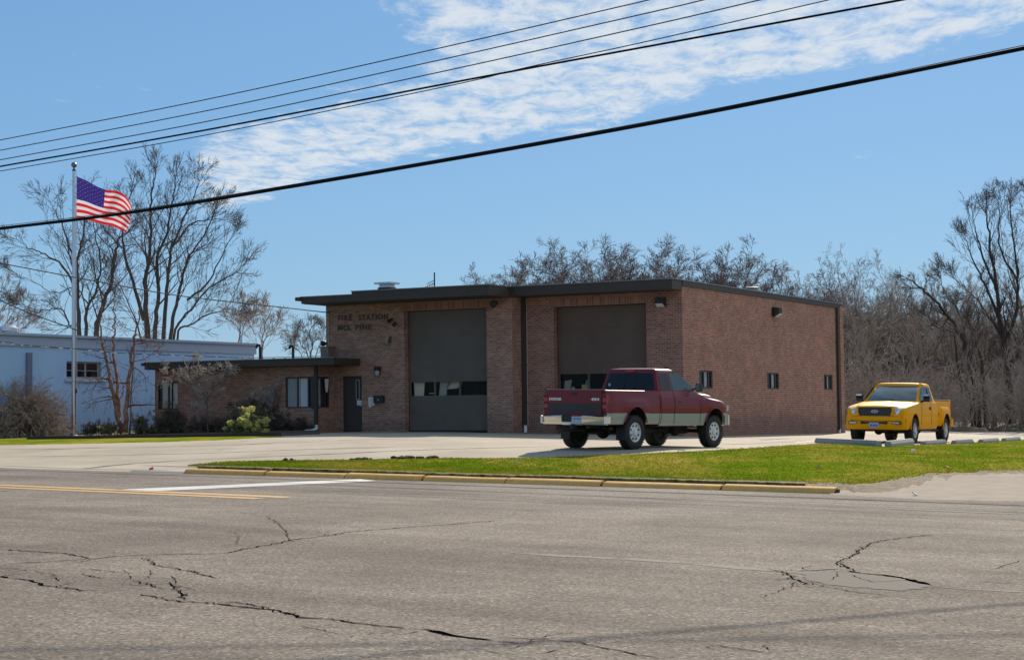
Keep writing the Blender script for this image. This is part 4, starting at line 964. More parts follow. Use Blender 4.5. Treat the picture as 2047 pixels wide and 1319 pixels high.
class Cab:
    """greenhouse whose width and ends change with height"""
    def __init__(s, z0, z1, hw0, hw1, xb0, xb1, xf0, xf1, bow=.16, crown=.05): s.__dict__.update(locals())
    def t(s, z): return (z-s.z0)/(s.z1-s.z0)
    def hw(s, z): t = s.t(z); return s.hw0+(s.hw1-s.hw0)*t
    def xb(s, z, y=0): return s.xb0+(s.xb1-s.xb0)*s.t(z) + .035*(y/s.hw(z))**2
    def xf(s, z, y=0): return s.xf0+(s.xf1-s.xf0)*s.t(z) - s.bow*(abs(y)/s.hw(z))**2.2
    def ring(s, z, k=1., dz=0, ky=None):
        ky = ky or k; P = []; h = s.hw(z); xm = (s.xb(z)+s.xf(z))/2; n = 10
        f = [(s.xf(z, h*q), h*q) for q in (-.97, -.85, -.6, -.3, 0, .3, .6, .85, .97)]
        b = [(s.xb(z, h*q), h*q) for q in (.97, .85, .5, 0, -.5, -.85, -.97)]
        side1 = [(s.xf(z, h)-.05, h), (xm+.3, h*1.0), (xm-.3, h*1.0), (s.xb(z, h)+.05, h)]; side2 = [(x, -y) for x, y in reversed(side1)]
        P = f+side1+b+side2
        return [(xm+(x-xm)*k, y*ky, z+dz) for x, y in P]
    def build(s, m, parent, name='cab'):
        b = MB(); zt = s.z1; zs = [s.z0-.06, s.z0]+[s.z0+(zt-s.z0)*i/5 for i in range(1, 6)]
        R = [s.ring(z) for z in zs]; h = .075
        for k, kz, ky in ((.985, .022, .975), (.95, .043, .93), (.88, .058, .85), (.7, .070, .65), (.4, .076, .35), (.1, .078, .08)): R.append(s.ring(zt, k, kz, ky))
        b.loft(R, 0); return b.build(name, m, parent, smooth=True, ang=40, fixn=True)
    def side(s, pts, sgn, m, name, parent, th=.006, base=0):
        b = MB(); A = [(x, sgn*(s.hw(z)+base), z) for x, z in pts]; C = [(x, sgn*(s.hw(z)+base+th), z) for x, z in pts]; b.loft([A, C], 0); return b.build(name, m, parent, fixn=True)
    def end(s, front, ys, z0, z1, m, name, parent, th=.006, off=.0, ztop_drop=0):
        b = MB(); g = s.xf if front else s.xb; sg = 1 if front else -1; n = 12; rings = []
        for i in range(n+1):
            q = -1+2*i/n; R = []
            for z, d in ((z0, 0), (z1, 0), (z1, 1), (z0, 1)):
                y = q*ys*(s.hw(z)); R.append((g(z, y)+sg*(off+(th if d else -.01)), y, z))
            rings.append(R)
        b.loft(rings, 0); return b.build(name, m, parent, smooth=True, ang=50, fixn=True)
def lerp(a, b, t): return a+(b-a)*t
def pl_(P, x): return lerp_poly(P, x)

# ---------------- maroon pickup
Ccon = G(1263, 898.5); Yr = 41.4
hd = Vector((.63, .777, 0)).normalized(); rt_ = Vector((hd.y, -hd.x, 0))
Pw = at(1263, 899, Yr); Cr = Pw-rt_*.86
rp = empty('maroon_pickup', (Cr.x, Cr.y, hgt(Cr.x, Cr.y)+.0), math.atan2(hd.y, hd.x))
_a, _b = hgt(Cr.x, Cr.y), hgt(Cr.x+hd.x*3.52, Cr.y+hd.y*3.52); _l, _r = hgt(Cr.x-rt_.x*.86, Cr.y-rt_.y*.86), hgt(Cr.x+rt_.x*.86, Cr.y+rt_.y*.86)
rp.rotation_euler = (math.atan2(_l-_r, 1.72), -math.atan2(_b-_a, 3.52), math.atan2(hd.y, hd.x)); rp.location.z += .004
print('maroon z', rp.location, Pw)
tag(rp, 'maroon extended-cab pickup with silver lower sides, seen from its tailgate corner', 'pickup')
bul = lambda x, x0: math.exp(-((x-x0)/.52)**4)
def bedprof(x):
    k = .965+.035*sm((x+1.18)/.25); e = .035*bul(x, 0)
    return [(0, .60), (.86*k, .58), (.93*k, .60), (.962*k, .70), (.968*k+e*.6, .865), (.975*k+e, .98), (.975*k+e*1.1, 1.08), (.965*k+e*.5, 1.17), (.945*k, 1.27), (.945*k, 1.34), (.93*k, 1.40), (.90*k, 1.412), (.85*k, 1.405), (.84*k, .95), (0, .95)]
xs = [-1.18, -1.14, -1.0, -.85, -.7, -.6, -.5, -.4, -.25, 0, .25, .4, .5, .6, .75, .9, 1.02]
mfr = lambda x, y, z: 1 if z < .865 else 0
cr = [(0, .49, .60, .43, sgn*.60, sgn*1.2, 2) for sgn in (1, -1)]
bed = bodyloft('bed', xs, bedprof, [M_red, M_silver, M_well], mfr, rp, cr)
def cabprof(x):
    hz = pl_([(2.7, 1.40), (2.95, 1.395), (3.3, 1.38), (3.7, 1.36), (4.0, 1.325), (4.2, 1.27), (4.3, 1.20), (4.36, 1.10), (4.42, .95)], x)
    fz = pl_([(2.7, 1.385), (2.95, 1.33), (3.2, 1.255), (3.7, 1.20), (4.05, 1.15), (4.25, 1.09), (4.36, 1.0), (4.42, .90)], x)
    t = sm((x-2.7)/.35); wk = pl_([(1.04, 1), (3.9, 1), (4.15, .985), (4.3, .95), (4.38, .90), (4.42, .86)], x); e = .035*bul(x, 3.52)
    z6 = min(1.05, fz-.10); up = lambda a, b: lerp(a, b, t)
    return [(0, .55), (.80*wk, .54), (.92*wk, .56), (.955*wk, .68), (.962*wk+e*.5, .865), (.975*wk+e, min(.98, fz-.06)), (.98*wk+e*1.2, max(min(1.08, fz-.05), .9)) if t > .5 else (.98*wk, 1.08), (up(.965, .965)*wk+e*.8, up(1.2, fz-.03)), (up(.93, .93)*wk+e*.4, up(1.33, fz+.005)), (up(.90, .84)*wk, up(1.395, fz+.012)), (up(.84, .66)*wk, up(1.405, fz-.005)), (up(.7, .60)*wk, up(1.408, lerp(fz, hz, .75))), (up(.5, .50)*wk, up(1.41, hz)), (0, up(1.41, hz+.012))]
xs = [1.045, 1.2, 1.5, 1.8, 2.1, 2.4, 2.7, 2.8, 2.9, 3.0, 3.1, 3.2, 3.35, 3.5, 3.65, 3.8, 3.95, 4.1, 4.2, 4.3, 4.36, 4.42]
cf = [(3.52, .47, .56, .45, sgn*.58, sgn*1.2, 2) for sgn in (1, -1)]
cabb = bodyloft('body', xs, cabprof, [M_red, M_silver, M_well], mfr, rp, cf)
cb1 = Cab(1.40, 1.90, .895, .74, 1.06, 1.16, 3.02, 2.12, .22)
gh = cb1.build(M_red, rp)
for sg in (-1, 1):
    cb1.side([(1.20, 1.425), (1.24, 1.82), (1.30, 1.845), (1.62, 1.855), (1.66, 1.425)], sg, M_dglass, 'quarter_window', gh)
    fwn = cb1.side([(1.72, 1.43), (1.70, 1.855), (2.05, 1.845), (2.20, 1.79), (2.67, 1.50), (2.69, 1.43)], sg, M_cglass, 'door_window', gh)
    b = MB(); 
    for P in (((1.10, .60), (1.10, 1.39)), ((1.68, .60), (1.68, 1.395)), ((2.86, .60), (2.86, 1.26))):
        y = lambda z: sg*(pl_([(.54, .93), (.68, .957), (.865, .964), (.98, .977), (1.08, .982), (1.2, .967), (1.33, .932), (1.395, .902)], z)+.0025)
        zs_ = [P[0][1]+(P[1][1]-P[0][1])*i/8 for i in range(9)]; b.tube([(P[0][0], y(z), z) for z in zs_], .0045, 4)
    b.tube([(1.12, sg*.966, .868), (2.0, sg*.966, .868), (2.98, sg*.966, .868)], .006, 4); b.tube([(.55, sg*.972, .868), (1.0, sg*.972, .868)], .006, 4); b.tube([(-1.1, sg*.958, .868), (-.55, sg*.968, .868)], .006, 4)
    b.build('panel_gaps', M_gap, cabb)
    b = MB(); b.rbox(1.86, 2.04, sg*.965-.012, sg*.965+.022, 1.13, 1.185, .012, 0); b.build('door_handle', M_blackp, cabb)
    b = MB(); b.tube([(2.55, sg*.90, 1.45), (2.60, sg*1.02, 1.50)], .022, 6); b.rbox(2.53, 2.66, sg*1.09-.075, sg*1.09+.075, 1.41, 1.61, .03, 0, 'y'); mr = b.build('mirror', M_blackp, rp)
    b = MB(); b.box(2.522, 2.529, sg*1.09-.06, sg*1.09+.06, 1.43, 1.59); b.build('mirror_glass', M_chrome, mr)
    b = MB(); b.tube([(.62, sg*.955, .63), (2.9, sg*.955, .63)], .02, 6); 
    # lamps
    b = MB(); b.rbox(-1.205, -1.10, sg*.875-.065, sg*.875+.075, .93, 1.30, .015, 0, 'z'); tl = b.build('tail_light', M_tail, rp)
    b = MB(); b.box(-1.209, -1.204, sg*.875-.05, sg*.875+.06, 1.06, 1.13); b.box(-1.209, -1.204, sg*.875-.05, sg*.875+.06, 1.22, 1.29); b.box(-1.209, -1.204, sg*.875-.05, sg*.875+.06, .935, .975); b.build('lamp_dark_band', mat('smoked_lens', (.06, .008, .008), .2), tl)
    b = MB(); b.rbox(4.24, 4.41, sg*.80-.13, sg*.80+.09, .93, 1.07, .02, 0, 'y'); hl = b.build('headlight', M_lampc, rp)
    b = MB(); b.rbox(4.20, 4.375, sg*.885-.03, sg*.885+.035, .90, 1.06, .015, 0, 'z'); b.build('marker_light', M_amber, rp)
    # wheel-arch lips
    for x0, rx, rz, zc in ((0, .49, .60, .43), (3.52, .47, .56, .45)):
        b = MB(); P = []
        for k in range(17):
            a = math.pi*(-.02+1.04*k/16); z = zc+rz*math.sin(a)
            if z < .57: continue
            y = (.968 if z < .9 else .975)+.035*bul(x0+rx*math.cos(a), x0); P.append((x0+rx*math.cos(a), sg*(y-.002), z))
        b.tube(P, .016, 6); b.build('arch_lip', M_red, cabb if x0 > 1 else bed)
    wheel(rp, 0, sg*.845, .405, .27, .235, sg, 'chrome8', M_rimc); wheel(rp, 3.52, sg*.845, .405, .27, .235, sg, 'chrome8', M_rimc)
    b = MB(); b.box(-.42, -.40, sg*.83-.14, sg*.83+.14, .22, .60); b.build('mud_flap', M_black, rp)
ew = cb1.end(False, .86, 1.44, 1.85, M_dglass, 'rear_window', gh)
b = MB(); b.box(1.045, 1.052, -.17, -.16, 1.45, 1.83); b.box(1.045, 1.052, .16, .17, 1.45, 1.83); b.build('slider_rails', M_blackp, ew)
b = MB(); b.lathe((1.088, .60, 1.56), (-1, 0, 0), [(0, .038), (.004, .038)], 14); b.build('sticker', mat('sticker_pale', (.5, .45, .55), .6), ew)
cb1.end(True, .88, 1.45, 1.86, M_cglass, 'windshield', gh)
b = MB(); b.rbox(1.085, 1.12, -.12, .12, 1.885, 1.92, .01, 0); b.build('brake_light', M_tail, gh)
# tailgate
b = MB(); b.rbox(-1.225, -1.15, -.80, .80, .79, 1.41, .012, 0, 'y'); tg = b.build('tailgate', M_red, rp)
b = MB(); b.box(-1.232, -1.226, -.785, .785, .875, 1.085); b.build('tailgate_panel', mat('charcoal_panel', (.035, .036, .036), .55, var=.15), tg)
b = MB(); b.rbox(-1.236, -1.226, -.07, .07, 1.285, 1.35, .004, 0, 'y'); b.build('tailgate_handle', M_blackp, tg)
b = MB(); b.box(-1.20, -1.06, -.85, .85, 1.4105, 1.425); b.build('tailgate_cap', mat('cap_trim', (.35, .30, .32), .3), tg)
M_badge = mat('badge_silver', (.85, .85, .86), .35, .2)
flat_text('badge', 'DODGE', (-1.226, .75, 1.155), (0, -1, 0), (0, 0, 1), .36, .062, M_badge, tg, bold=.045)
flat_text('badge', '4X4', (-1.226, -.50, 1.155), (0, -1, 0), (0, 0, 1), .24, .068, M_badge, tg, bold=.045)
flat_text('badge', 'V8', (3.02, -.985, .98), (1, 0, 0), (0, 0, 1), .10, .05, mat('badge_dim', (.3, .2, .2), .4), cabb)
# bumpers
def bumper_r():
    b = MB(); 
    def seg(y0, y1, z0, z1):
        rings = []
        for i in range(7):
            y = y0+(y1-y0)*i/6; x = -1.345+.10*(abs(y)/.95)**4; rings.append([(x+.12, y, z0), (x+.03, y, z0-.005), (x, y, z0+.03), (x-.005, y, z1-.03), (x+.02, y, z1), (x+.16, y, z1)])
        b.loft(rings, 0)
    seg(-.94, -.30, .59, .80); seg(.30, .94, .59, .80); seg(-.2995, .2995, .58, .645)
    o = b.build('rear_bumper', mat('warm_chrome', (.82, .80, .74), .2, .9), rp, smooth=True, ang=40, fixn=True)
    b = MB(); b.box(-1.30, -1.24, -.2995, .2995, .65, .80); b.build('step_recess', M_blackp, o)
    b = MB(); b.rbox(-1.33, -1.20, -.93, .93, .8005, .825, .006, 0, 'y'); b.build('step_pad', M_blackp, o)
    for s_ in (-1, 1): b = MB(); b.rbox(-1.30, -1.06, s_*.945-.02, s_*.945+.02, .60, .79, .015, 0); b.build('bumper_end', M_chrome, o)
bumper_r()
plate(rp, (-1.30, .02, .655), (0, -1, 0), (0, 0, 1), mat('plate_white', (.62, .66, .72), .5), mat('plate_blue', (.08, .12, .32), .5), mat('plate_red', (.5, .1, .12), .5))
b = MB(); rings = []
for i in range(13):
    y = -.97+1.94*i/12; x = 4.60-.22*(abs(y)/.97)**3.0; rings.append([(x-.10, y, .56), (x-.01, y, .57), (x+.01, y, .64), (x, y, .80), (x-.02, y, .83), (x-.10, y, .83)])
b.loft(rings, 0); fb = b.build('front_bumper', M_chrome, rp, smooth=True, ang=40, fixn=True)
for s_ in (-1, 1): b = MB(); b.loft([[(4.05, s_*.955, .56), (4.40, s_*.965, .57), (4.40, s_*.965, .84), (4.05, s_*.955, .84)], [(4.05, s_*.975, .56), (4.42, s_*.94, .57), (4.42, s_*.94, .84), (4.05, s_*.975, .84)]], 0); b.build('bumper_end', M_silver, fb, fixn=True)
b = MB(); b.rbox(4.38, 4.47, -.55, .55, .84, 1.13, .03, 0, 'y'); g_ = b.build('grille', M_chrome, rp)
b = MB(); [b.box(4.468, 4.474, y0, y1, z0, z1) for y0, y1 in ((-.5, -.04), (.04, .5)) for z0, z1 in ((.87, .96), (1.0, 1.09))]; b.build('grille_mesh', M_blackp, g_)
# underbody
b = MB()
for s_ in (-1, 1):
    b.box(-1.2, 4.2, s_*.42-.04, s_*.42+.04, .50, .62)
    b.tube([(-.75, s_*.5, .55), (-.4, s_*.5, .44), (0, s_*.5, .40), (.45, s_*.5, .46), (.8, s_*.5, .55)], .03, 6)
    b.tube([(-.1, s_*.4, .38), (-.25, s_*.35, .62)], .03, 6)
    b.tube([(3.55, s_*.45, .35), (3.62, s_*.45, .7)], .05, 8)
b.tube([(0, -.8, .405), (0, .8, .405)], .055, 10); b.sphere((0, .0, .40), .17, n=12); b.tube([(3.52, -.8, .405), (3.52, .8, .405)], .05, 10); b.sphere((3.52, .25, .40), .15, n=12)
b.tube([(.1, 0, .42), (1.9, .05, .50)], .04, 8); b.box(1.7, 2.5, -.25, .25, .36, .6); b.box(.4, 1.4, .25, .7, .42, .62); b.box(2.6, 3.2, -.35, .35, .34, .55)
b.tube([(2.2, -.3, .45), (1.2, -.45, .42), (.5, -.5, .45), (-.5, -.62, .50), (-.9, -.86, .50)], .035, 8); b.rbox(.6, 1.3, -.58, -.32, .35, .50, .04, 0)
b.lathe((-.85, .35, .62), (0, 0, -1), [(0, .30), (.16, .38), (.22, .30)], 20)
b.box(-1.28, -1.1, -.05, .05, .48, .56); b.box(-1.15, -.1, -.75, .75, .575, .59)
b.build('chassis', M_under, rp, smooth=True)

def compress(o):
    for c in kids(o):
        compress(c)
        if c.name.split('.')[0] in ('wheel', 'rim', 'hub_cap', 'dark_inner_disc', 'vent_holes', 'chassis') or c.type != 'MESH': continue
        for v in c.data.vertices:
            if v.co.x > 3.9: v.co.x = 3.9+(v.co.x-3.9)*.68
            if v.co.x < -.7: v.co.x = -.7+(v.co.x+.7)*.90
compress(rp)
# ---------------- yellow pickup
hy = Vector((-.488, -.873, 0)).normalized(); ly = Vector((-hy.y, hy.x, 0))
Fl = at(1822, 880.5, 53.5); Fc = Vector((Fl.x, Fl.y, 0))-ly*.86; Cy = Fc-hy*3.55
yp = empty('yellow_pickup', (Cy.x, Cy.y, 0), math.atan2(hy.y, hy.x))
_a, _b = hgt(Cy.x, Cy.y), hgt(Fc.x, Fc.y); yp.location.z = _a+.004
yp.rotation_euler = (math.atan2(hgt(Cy.x+ly.x, Cy.y+ly.y)-hgt(Cy.x-ly.x, Cy.y-ly.y), 2), -math.atan2(_b-_a, 3.55), math.atan2(hy.y, hy.x)); print('yellow', yp.location, Fl)
tag(yp, 'bright yellow pickup with black grille facing the grass beside the woods', 'pickup')
yfr = lambda x, y, z: 0
fl_ = lambda x: sm((x+.72)/.28)*(1-sm((x-.42)/.30))
def ybed(x):
    e = .19*fl_(x); tk = .97+.03*sm((x+1.15)/.2)
    ftop = lerp(1.0, 1.14, fl_(x))
    return [(0, .52), (.74*tk, .50), ((.80)*tk+e*.9, .52), (.815*tk+e, .62), (.82*tk+e*1.05, .80), (.82*tk+e, .95), (.825*tk+e*.88, 1.04), (.83*tk+e*.5, ftop), (.835*tk+e*.05, ftop+.035), (.84*tk, 1.25), (.835*tk, 1.33), (.80*tk, 1.345), (.75*tk, 1.34), (.74*tk, .85), (0, .85)]
cy_ = [(0, .47, .52, .42, sgn*.60, sgn*1.25, 1) for sgn in (1, -1)]
ybd = bodyloft('bed', [-1.15, -1.1, -.95, -.8, -.7, -.6, -.5, -.4, -.3, -.15, 0, .15, .3, .4, .5, .6, .7, .85, .98], ybed, [M_yelp, M_well], yfr, yp, cy_)
def ycab(x):
    hz = pl_([(2.7, 1.285), (3.0, 1.28), (3.4, 1.25), (3.9, 1.205), (4.2, 1.165), (4.36, 1.13), (4.45, 1.07), (4.50, .95)], x)
    fz = pl_([(2.7, 1.275), (3.0, 1.25), (3.4, 1.205), (3.9, 1.155), (4.2, 1.12), (4.36, 1.085), (4.45, 1.03), (4.50, .92)], x)
    t = sm((x-2.7)/.35); wk = pl_([(1.0, 1), (4.0, 1), (4.2, .985), (4.36, .955), (4.45, .93), (4.5, .90)], x); up = lambda a, b: lerp(a, b, t)
    return [(0, .42), (.82*wk, .41), (.93*wk, .43), (.965*wk, .52), (.975*wk, .70), (.985*wk, .82), (.985*wk, .92), (.975*wk, up(1.06, min(1.04, fz-.05))), (.95*wk, up(1.18, fz-.01)), (up(.92, .90)*wk, up(1.265, fz+.006)), (up(.86, .72)*wk, up(1.28, fz+.002)), (up(.7, .66)*wk, up(1.283, lerp(fz, hz, .8))), (up(.5, .55)*wk, up(1.285, hz)), (0, up(1.285, hz+.02))]
cy2 = [(3.55, .46, .50, .42, sgn*.60, sgn*1.25, 1) for sgn in (1, -1)]
ycb = bodyloft('body', [1.0, 1.2, 1.6, 2.0, 2.4, 2.7, 2.8, 2.9, 3.0, 3.15, 3.3, 3.5, 3.7, 3.9, 4.05, 4.2, 4.3, 4.36, 4.41, 4.45, 4.5], ycab, [M_yelp, M_well], yfr, yp, cy2)
cb2 = Cab(1.28, 1.82, .905, .77, 1.02, 1.22, 3.05, 2.20, .22)
yg = cb2.build(M_yelp, yp)
cb2.end(True, .875, 1.315, 1.80, M_cglass, 'windshield', yg, ); cb2.end(False, .86, 1.32, 1.77, M_dglass, 'rear_window', yg)
b = MB()
for y0, y1 in ((-.62, .05), (.05, .70)):
    b.tube([(2.995-.26*(abs(y0)/.9)**2.2, y0, 1.325), ((2.93-.26*(abs(y1)/.9)**2.2), y1, 1.36)], .011, 5)
b.build('wipers', M_blackp, yg)
for sg in (-1, 1):
    cb2.side([(1.32, 1.31), (1.36, 1.72), (1.42, 1.765), (2.10, 1.775), (2.22, 1.74), (2.70, 1.40), (2.74, 1.24), (2.55, 1.24), (2.50, 1.31)], sg, M_dglass, 'side_window', yg)
    b = MB(); b.tube([(1.74, sg*(cb2.hw(1.31)+.008), 1.31), (1.74, sg*(cb2.hw(1.71)+.008), 1.71)], .018, 4); b.build('window_pillar', M_blackp, yg)
    b = MB(); yy = lambda z: sg*(pl_([(.41, .93), (.52, .967), (.70, .977), (.92, .987), (1.06, .977), (1.18, .952), (1.27, .92)], z)+.002)
    for x in (1.72, 2.84):
        b.tube([(x, yy(z), z) for z in (.45, .6, .75, .9, 1.05, 1.15, 1.24)], .006, 4)
    b.build('panel_gaps', mat('yellow_gap', (.10, .05, .005), .8), ycb)
    b = MB(); b.rbox(1.86, 1.94, sg*.975-.005, sg*.975+.03, 1.03, 1.13, .012, 0); b.build('door_handle', M_blackp, ycb)
    b = MB(); b.tube([(2.62, sg*.90, 1.28), (2.66, sg*1.0, 1.32)], .03, 6); b.rbox(2.60, 2.72, sg*1.09-.10, sg*1.09+.10, 1.29, 1.42, .025, 0, 'y'); b.rbox(2.60, 2.72, sg*1.09-.10, sg*1.09+.10, 1.42, 1.52, .025, 0, 'y'); mr = b.build('mirror', M_blackp, yp)
    b = MB(); b.rbox(2.61, 2.728, sg*1.09-.09, sg*1.09+.09, 1.455, 1.525, .02, 0, 'y'); b.build('mirror_cap', M_chrome, mr)
    # headlight with bright bowl
    b = MB(); R = []
    for i in range(6):
        y = .60+.30*i/5; x = 4.515-.10*((y-.6)/.3)**2.0*1.1
        R.append([(x-.10, sg*y, .84+.015*i), (x, sg*y, .84+.015*i), (x-.015, sg*y, 1.02+.012*i), (x-.06, sg*y, 1.075), (x-.12, sg*y, 1.075)])
    b.loft(R, 0); hl = b.build('headlight', M_lampc, yp, smooth=True, ang=40, fixn=True)
    b = MB(); b.lathe((4.505, sg*.70, .94), (1, 0, 0), [(0, .06), (.012, .05), (.016, .02)], 16); b.build('lamp_bowl', M_chrome, hl)
    b = MB(); b.box(4.45, 4.518, sg*.63-.025, sg*.63+.025, .87, .96); b.build('turn_signal', M_amber, hl)
    b = MB(); b.rbox(4.52, 4.60, sg*.68-.14, sg*.68+.14, .575, .655, .02, 0, 'y'); fg = b.build('fog_lamp', M_blackp, yp)
    b = MB(); b.rbox(4.601, 4.612, sg*.68-.11, sg*.68+.11, .59, .64, .004, 0, 'y'); b.build('fog_lens', mat('fog_lens', (.62, .60, .52), .12, .5), fg)
    for x0, rx, rz, zc, yb in ((0, .47, .52, .42, 1.01), (3.55, .46, .50, .42, .982)):
        b = MB(); P = [(x0+rx*math.cos(a), sg*(yb), zc+rz*math.sin(a)) for a in [math.pi*(k/16) for k in range(17)]]; b.tube(P, .014, 6); b.build('arch_lip', M_yelp, ycb if x0 > 1 else ybd)
    wheel(yp, 0, sg*.855, .385, .265, .235, sg, 'spoke', M_alu); wheel(yp, 3.55, sg*.855, .385, .265, .235, sg, 'spoke', M_alu)
    b = MB(); b.rbox(-1.13, .95, sg*.79-.05, sg*.79+.05, 1.346, 1.375, .008, 0); b.build('bed_rail_cap', mat('rail_cap', (.20, .19, .20), .3), ybd)
    b = MB(); b.tube([(-.95, sg*.60, 1.40), (.8, sg*.60, 1.40)], .02, 6)
    b = MB(); b.rbox(-1.18, -1.10, sg*.76-.05, sg*.76+.07, .92, 1.24, .012, 0, 'z'); b.build('tail_light', M_tail, yp)
    flat_text('badge', 'FX4', (.62 if sg > 0 else .84, sg*.905, .86), (-sg, 0, 0), (0, 0, 1), .20, .07, mat('badge_black', (.02, .02, .02), .5), ybd, bold=.03) if sg > 0 else None
    b = MB(); b.rbox(3.05, 3.16, sg*.985-.004, sg*.985+.008, 1.03, 1.06, .003, 0); b.build('fender_badge', M_chrome, ycb)
# nose: grille surround, grille, bumper
b = MB(); R = []
for i in range(13):
    y = -.96+1.92*i/12; k = abs(y)/.96; x = 4.635-.24*k**3.2; R.append([(x-.16, y, .44), (x-.03, y, .41), (x, y, .46), (x+.005, y, .66), (x-.012, y, .672), (x+.0, y, .69), (x-.01, y, .79), (x-.06, y, .825), (x-.2, y, .825)])
b.loft(R, 0); fb = b.build('front_bumper', M_yelp, yp, smooth=True, ang=30, fixn=True)
b = MB(); R = []
for i in range(9):
    y = -.955+1.91*i/8; k = abs(y)/.96; x = 4.637-.24*k**3.2; R.append([(x-.02, y, .668), (x+.002, y, .668), (x+.002, y, .680), (x-.02, y, .680)])
b.loft(R, 0); b.build('bumper_seam', mat('yellow_gap', (.1, .05, .005)), fb)
b = MB(); b.rbox(4.60, 4.646, -.42, .42, .575, .66, .02, 0, 'y'); b.build('air_slot', M_blackp, fb)
b = MB(); b.rbox(4.40, 4.555, -.585, .585, .80, 1.125, .06, 0, 'y'); gs = b.build('grille_surround', M_yelp, yp, smooth=True, ang=40)
b = MB(); A = [(-.52, 1.09), (.52, 1.09), (.53, .97), (.47, .815), (-.47, .815), (-.53, .97)]; b.loft([[(4.53, y, z) for y, z in A], [(4.562, y, z) for y, z in A]], 0); gr = b.build('grille', M_blackp, gs, fixn=True)
b = MB()
for k in range(5): b.box(4.563, 4.567, -.46, .46, .845+.05*k, .852+.05*k)
for k in range(13): y = -.42+.07*k; b.box(4.563, 4.566, y-.004, y+.004, .83, 1.07)
b.build('grille_bars', mat('grille_bar', (.09, .085, .08), .4), gr)
b = MB(); n = 24; b.loft([[(4.566, .115*math.cos(2*math.pi*k/n), .965+.048*math.sin(2*math.pi*k/n)) for k in range(n)], [(4.582, .112*math.cos(2*math.pi*k/n), .965+.045*math.sin(2*math.pi*k/n)) for k in range(n)]], 0); em = b.build('emblem', M_chrome, gr, fixn=True)
b = MB(); b.loft([[(4.5825, .098*math.cos(2*math.pi*k/n), .965+.036*math.sin(2*math.pi*k/n)) for k in range(n)], [(4.585, .098*math.cos(2*math.pi*k/n), .965+.036*math.sin(2*math.pi*k/n)) for k in range(n)]], 0); b.build('emblem_oval', mat('oval_blue', (.03, .06, .22), .25), em, fixn=True)
flat_text('emblem_script', 'Ford', (4.585, -.055, .948), (0, 1, 0), (0, 0, 1), .11, .036, M_badge, em, bold=.01)
plate(yp, (4.65, -.152, .47), (0, 1, 0), (0, 0, 1), mat('plate_lilac', (.40, .42, .68), .5), mat('plate_navy', (.05, .06, .25), .5))
b = MB(); b.rbox(-1.36, -1.16, -.86, .86, .56, .74, .03, 0, 'y'); b.build('rear_bumper', M_yelp, yp); b = MB(); b.rbox(-1.37, -1.17, -.87, .87, .742, .77, .008, 0, 'y'); b.build('bumper_step', M_chrome, yp)
b = MB(); b.rbox(-1.19, -1.12, -.70, .70, .76, 1.35, .01, 0, 'y'); b.build('tailgate', M_yelp, yp)
b = MB()
for s_ in (-1, 1):
    b.box(-1.2, 4.4, s_*.42-.04, s_*.42+.04, .42, .54); b.tube([(4.56, s_*.33, .40), (4.62, s_*.33, .36), (4.6, s_*.40, .34)], .022, 6)
    b.rbox(.8, 3.0, s_*.90-.05, s_*.90+.05, .36, .40, .01, 0); b.tube([(-.6, s_*.5, .5), (0, s_*.5, .37), (.7, s_*.5, .5)], .03, 6)
b.tube([(0, -.8, .385), (0, .8, .385)], .055, 10); b.sphere((0, 0, .385), .16, n=12); b.tube([(3.55, -.8, .385), (3.55, .8, .385)], .045, 10); b.sphere((3.5, -.2, .37), .14, n=12)
b.box(4.0, 4.5, -.75, .75, .36, .42); b.box(2.4, 3.3, -.35, .35, .28, .5); b.box(1.3, 2.3, -.25, .25, .32, .5); b.rbox(.5, 1.3, -.6, -.3, .34, .5, .03, 0)
b.build('chassis', M_under, yp, smooth=True)
#PART4
# ------------------------------------------------------------------ flagpole and flag
PP = at(147.8, 873, 69.0); PP.z = hgt(PP.x, PP.y)
fp = empty('flagpole', PP); tag(fp, 'tall aluminium flagpole with ball finial standing in the planting bed', 'flagpole')
ptop = at(147.8, 342, 69.0).z-PP.z
b = MB(); b.lathe((0, 0, 0), (0, 0, 1), [(-.1, .20), (.06, .20), (.10, .12)], 16); b.build('base_collar', M_alu, fp, smooth=True)
b = MB(); b.tube([(0, 0, .05), (0, 0, ptop*.4), (0, 0, ptop*.75), (0, 0, ptop)], [.098, .092, .076, .06], 16); b.build('pole', M_alu, fp, smooth=True)
b = MB(); b.lathe((0, 0, ptop), (0, 0, 1), [(0, .075), (.05, .075), (.06, .04), (.14, .025)], 12); b.build('truck', M_dark, fp)
b = MB(); b.sphere((0, 0, ptop+.24), .115, n=16); b.build('finial', mat('bronze_ball', (.22, .17, .15), .3, .9), fp, smooth=True, ang=0)
b = MB(); b.box(.07, .13, -.06, .03, 1.75, 1.93); b.build('cleat', M_dark, fp)
b = MB(); b.tube([(.13, -.02, 1.85), (.115, -.02, ptop*.5), (.10, -.02, ptop)], .008, 4); b.build('halyard', mat('rope', (.6, .6, .58), .8), fp)
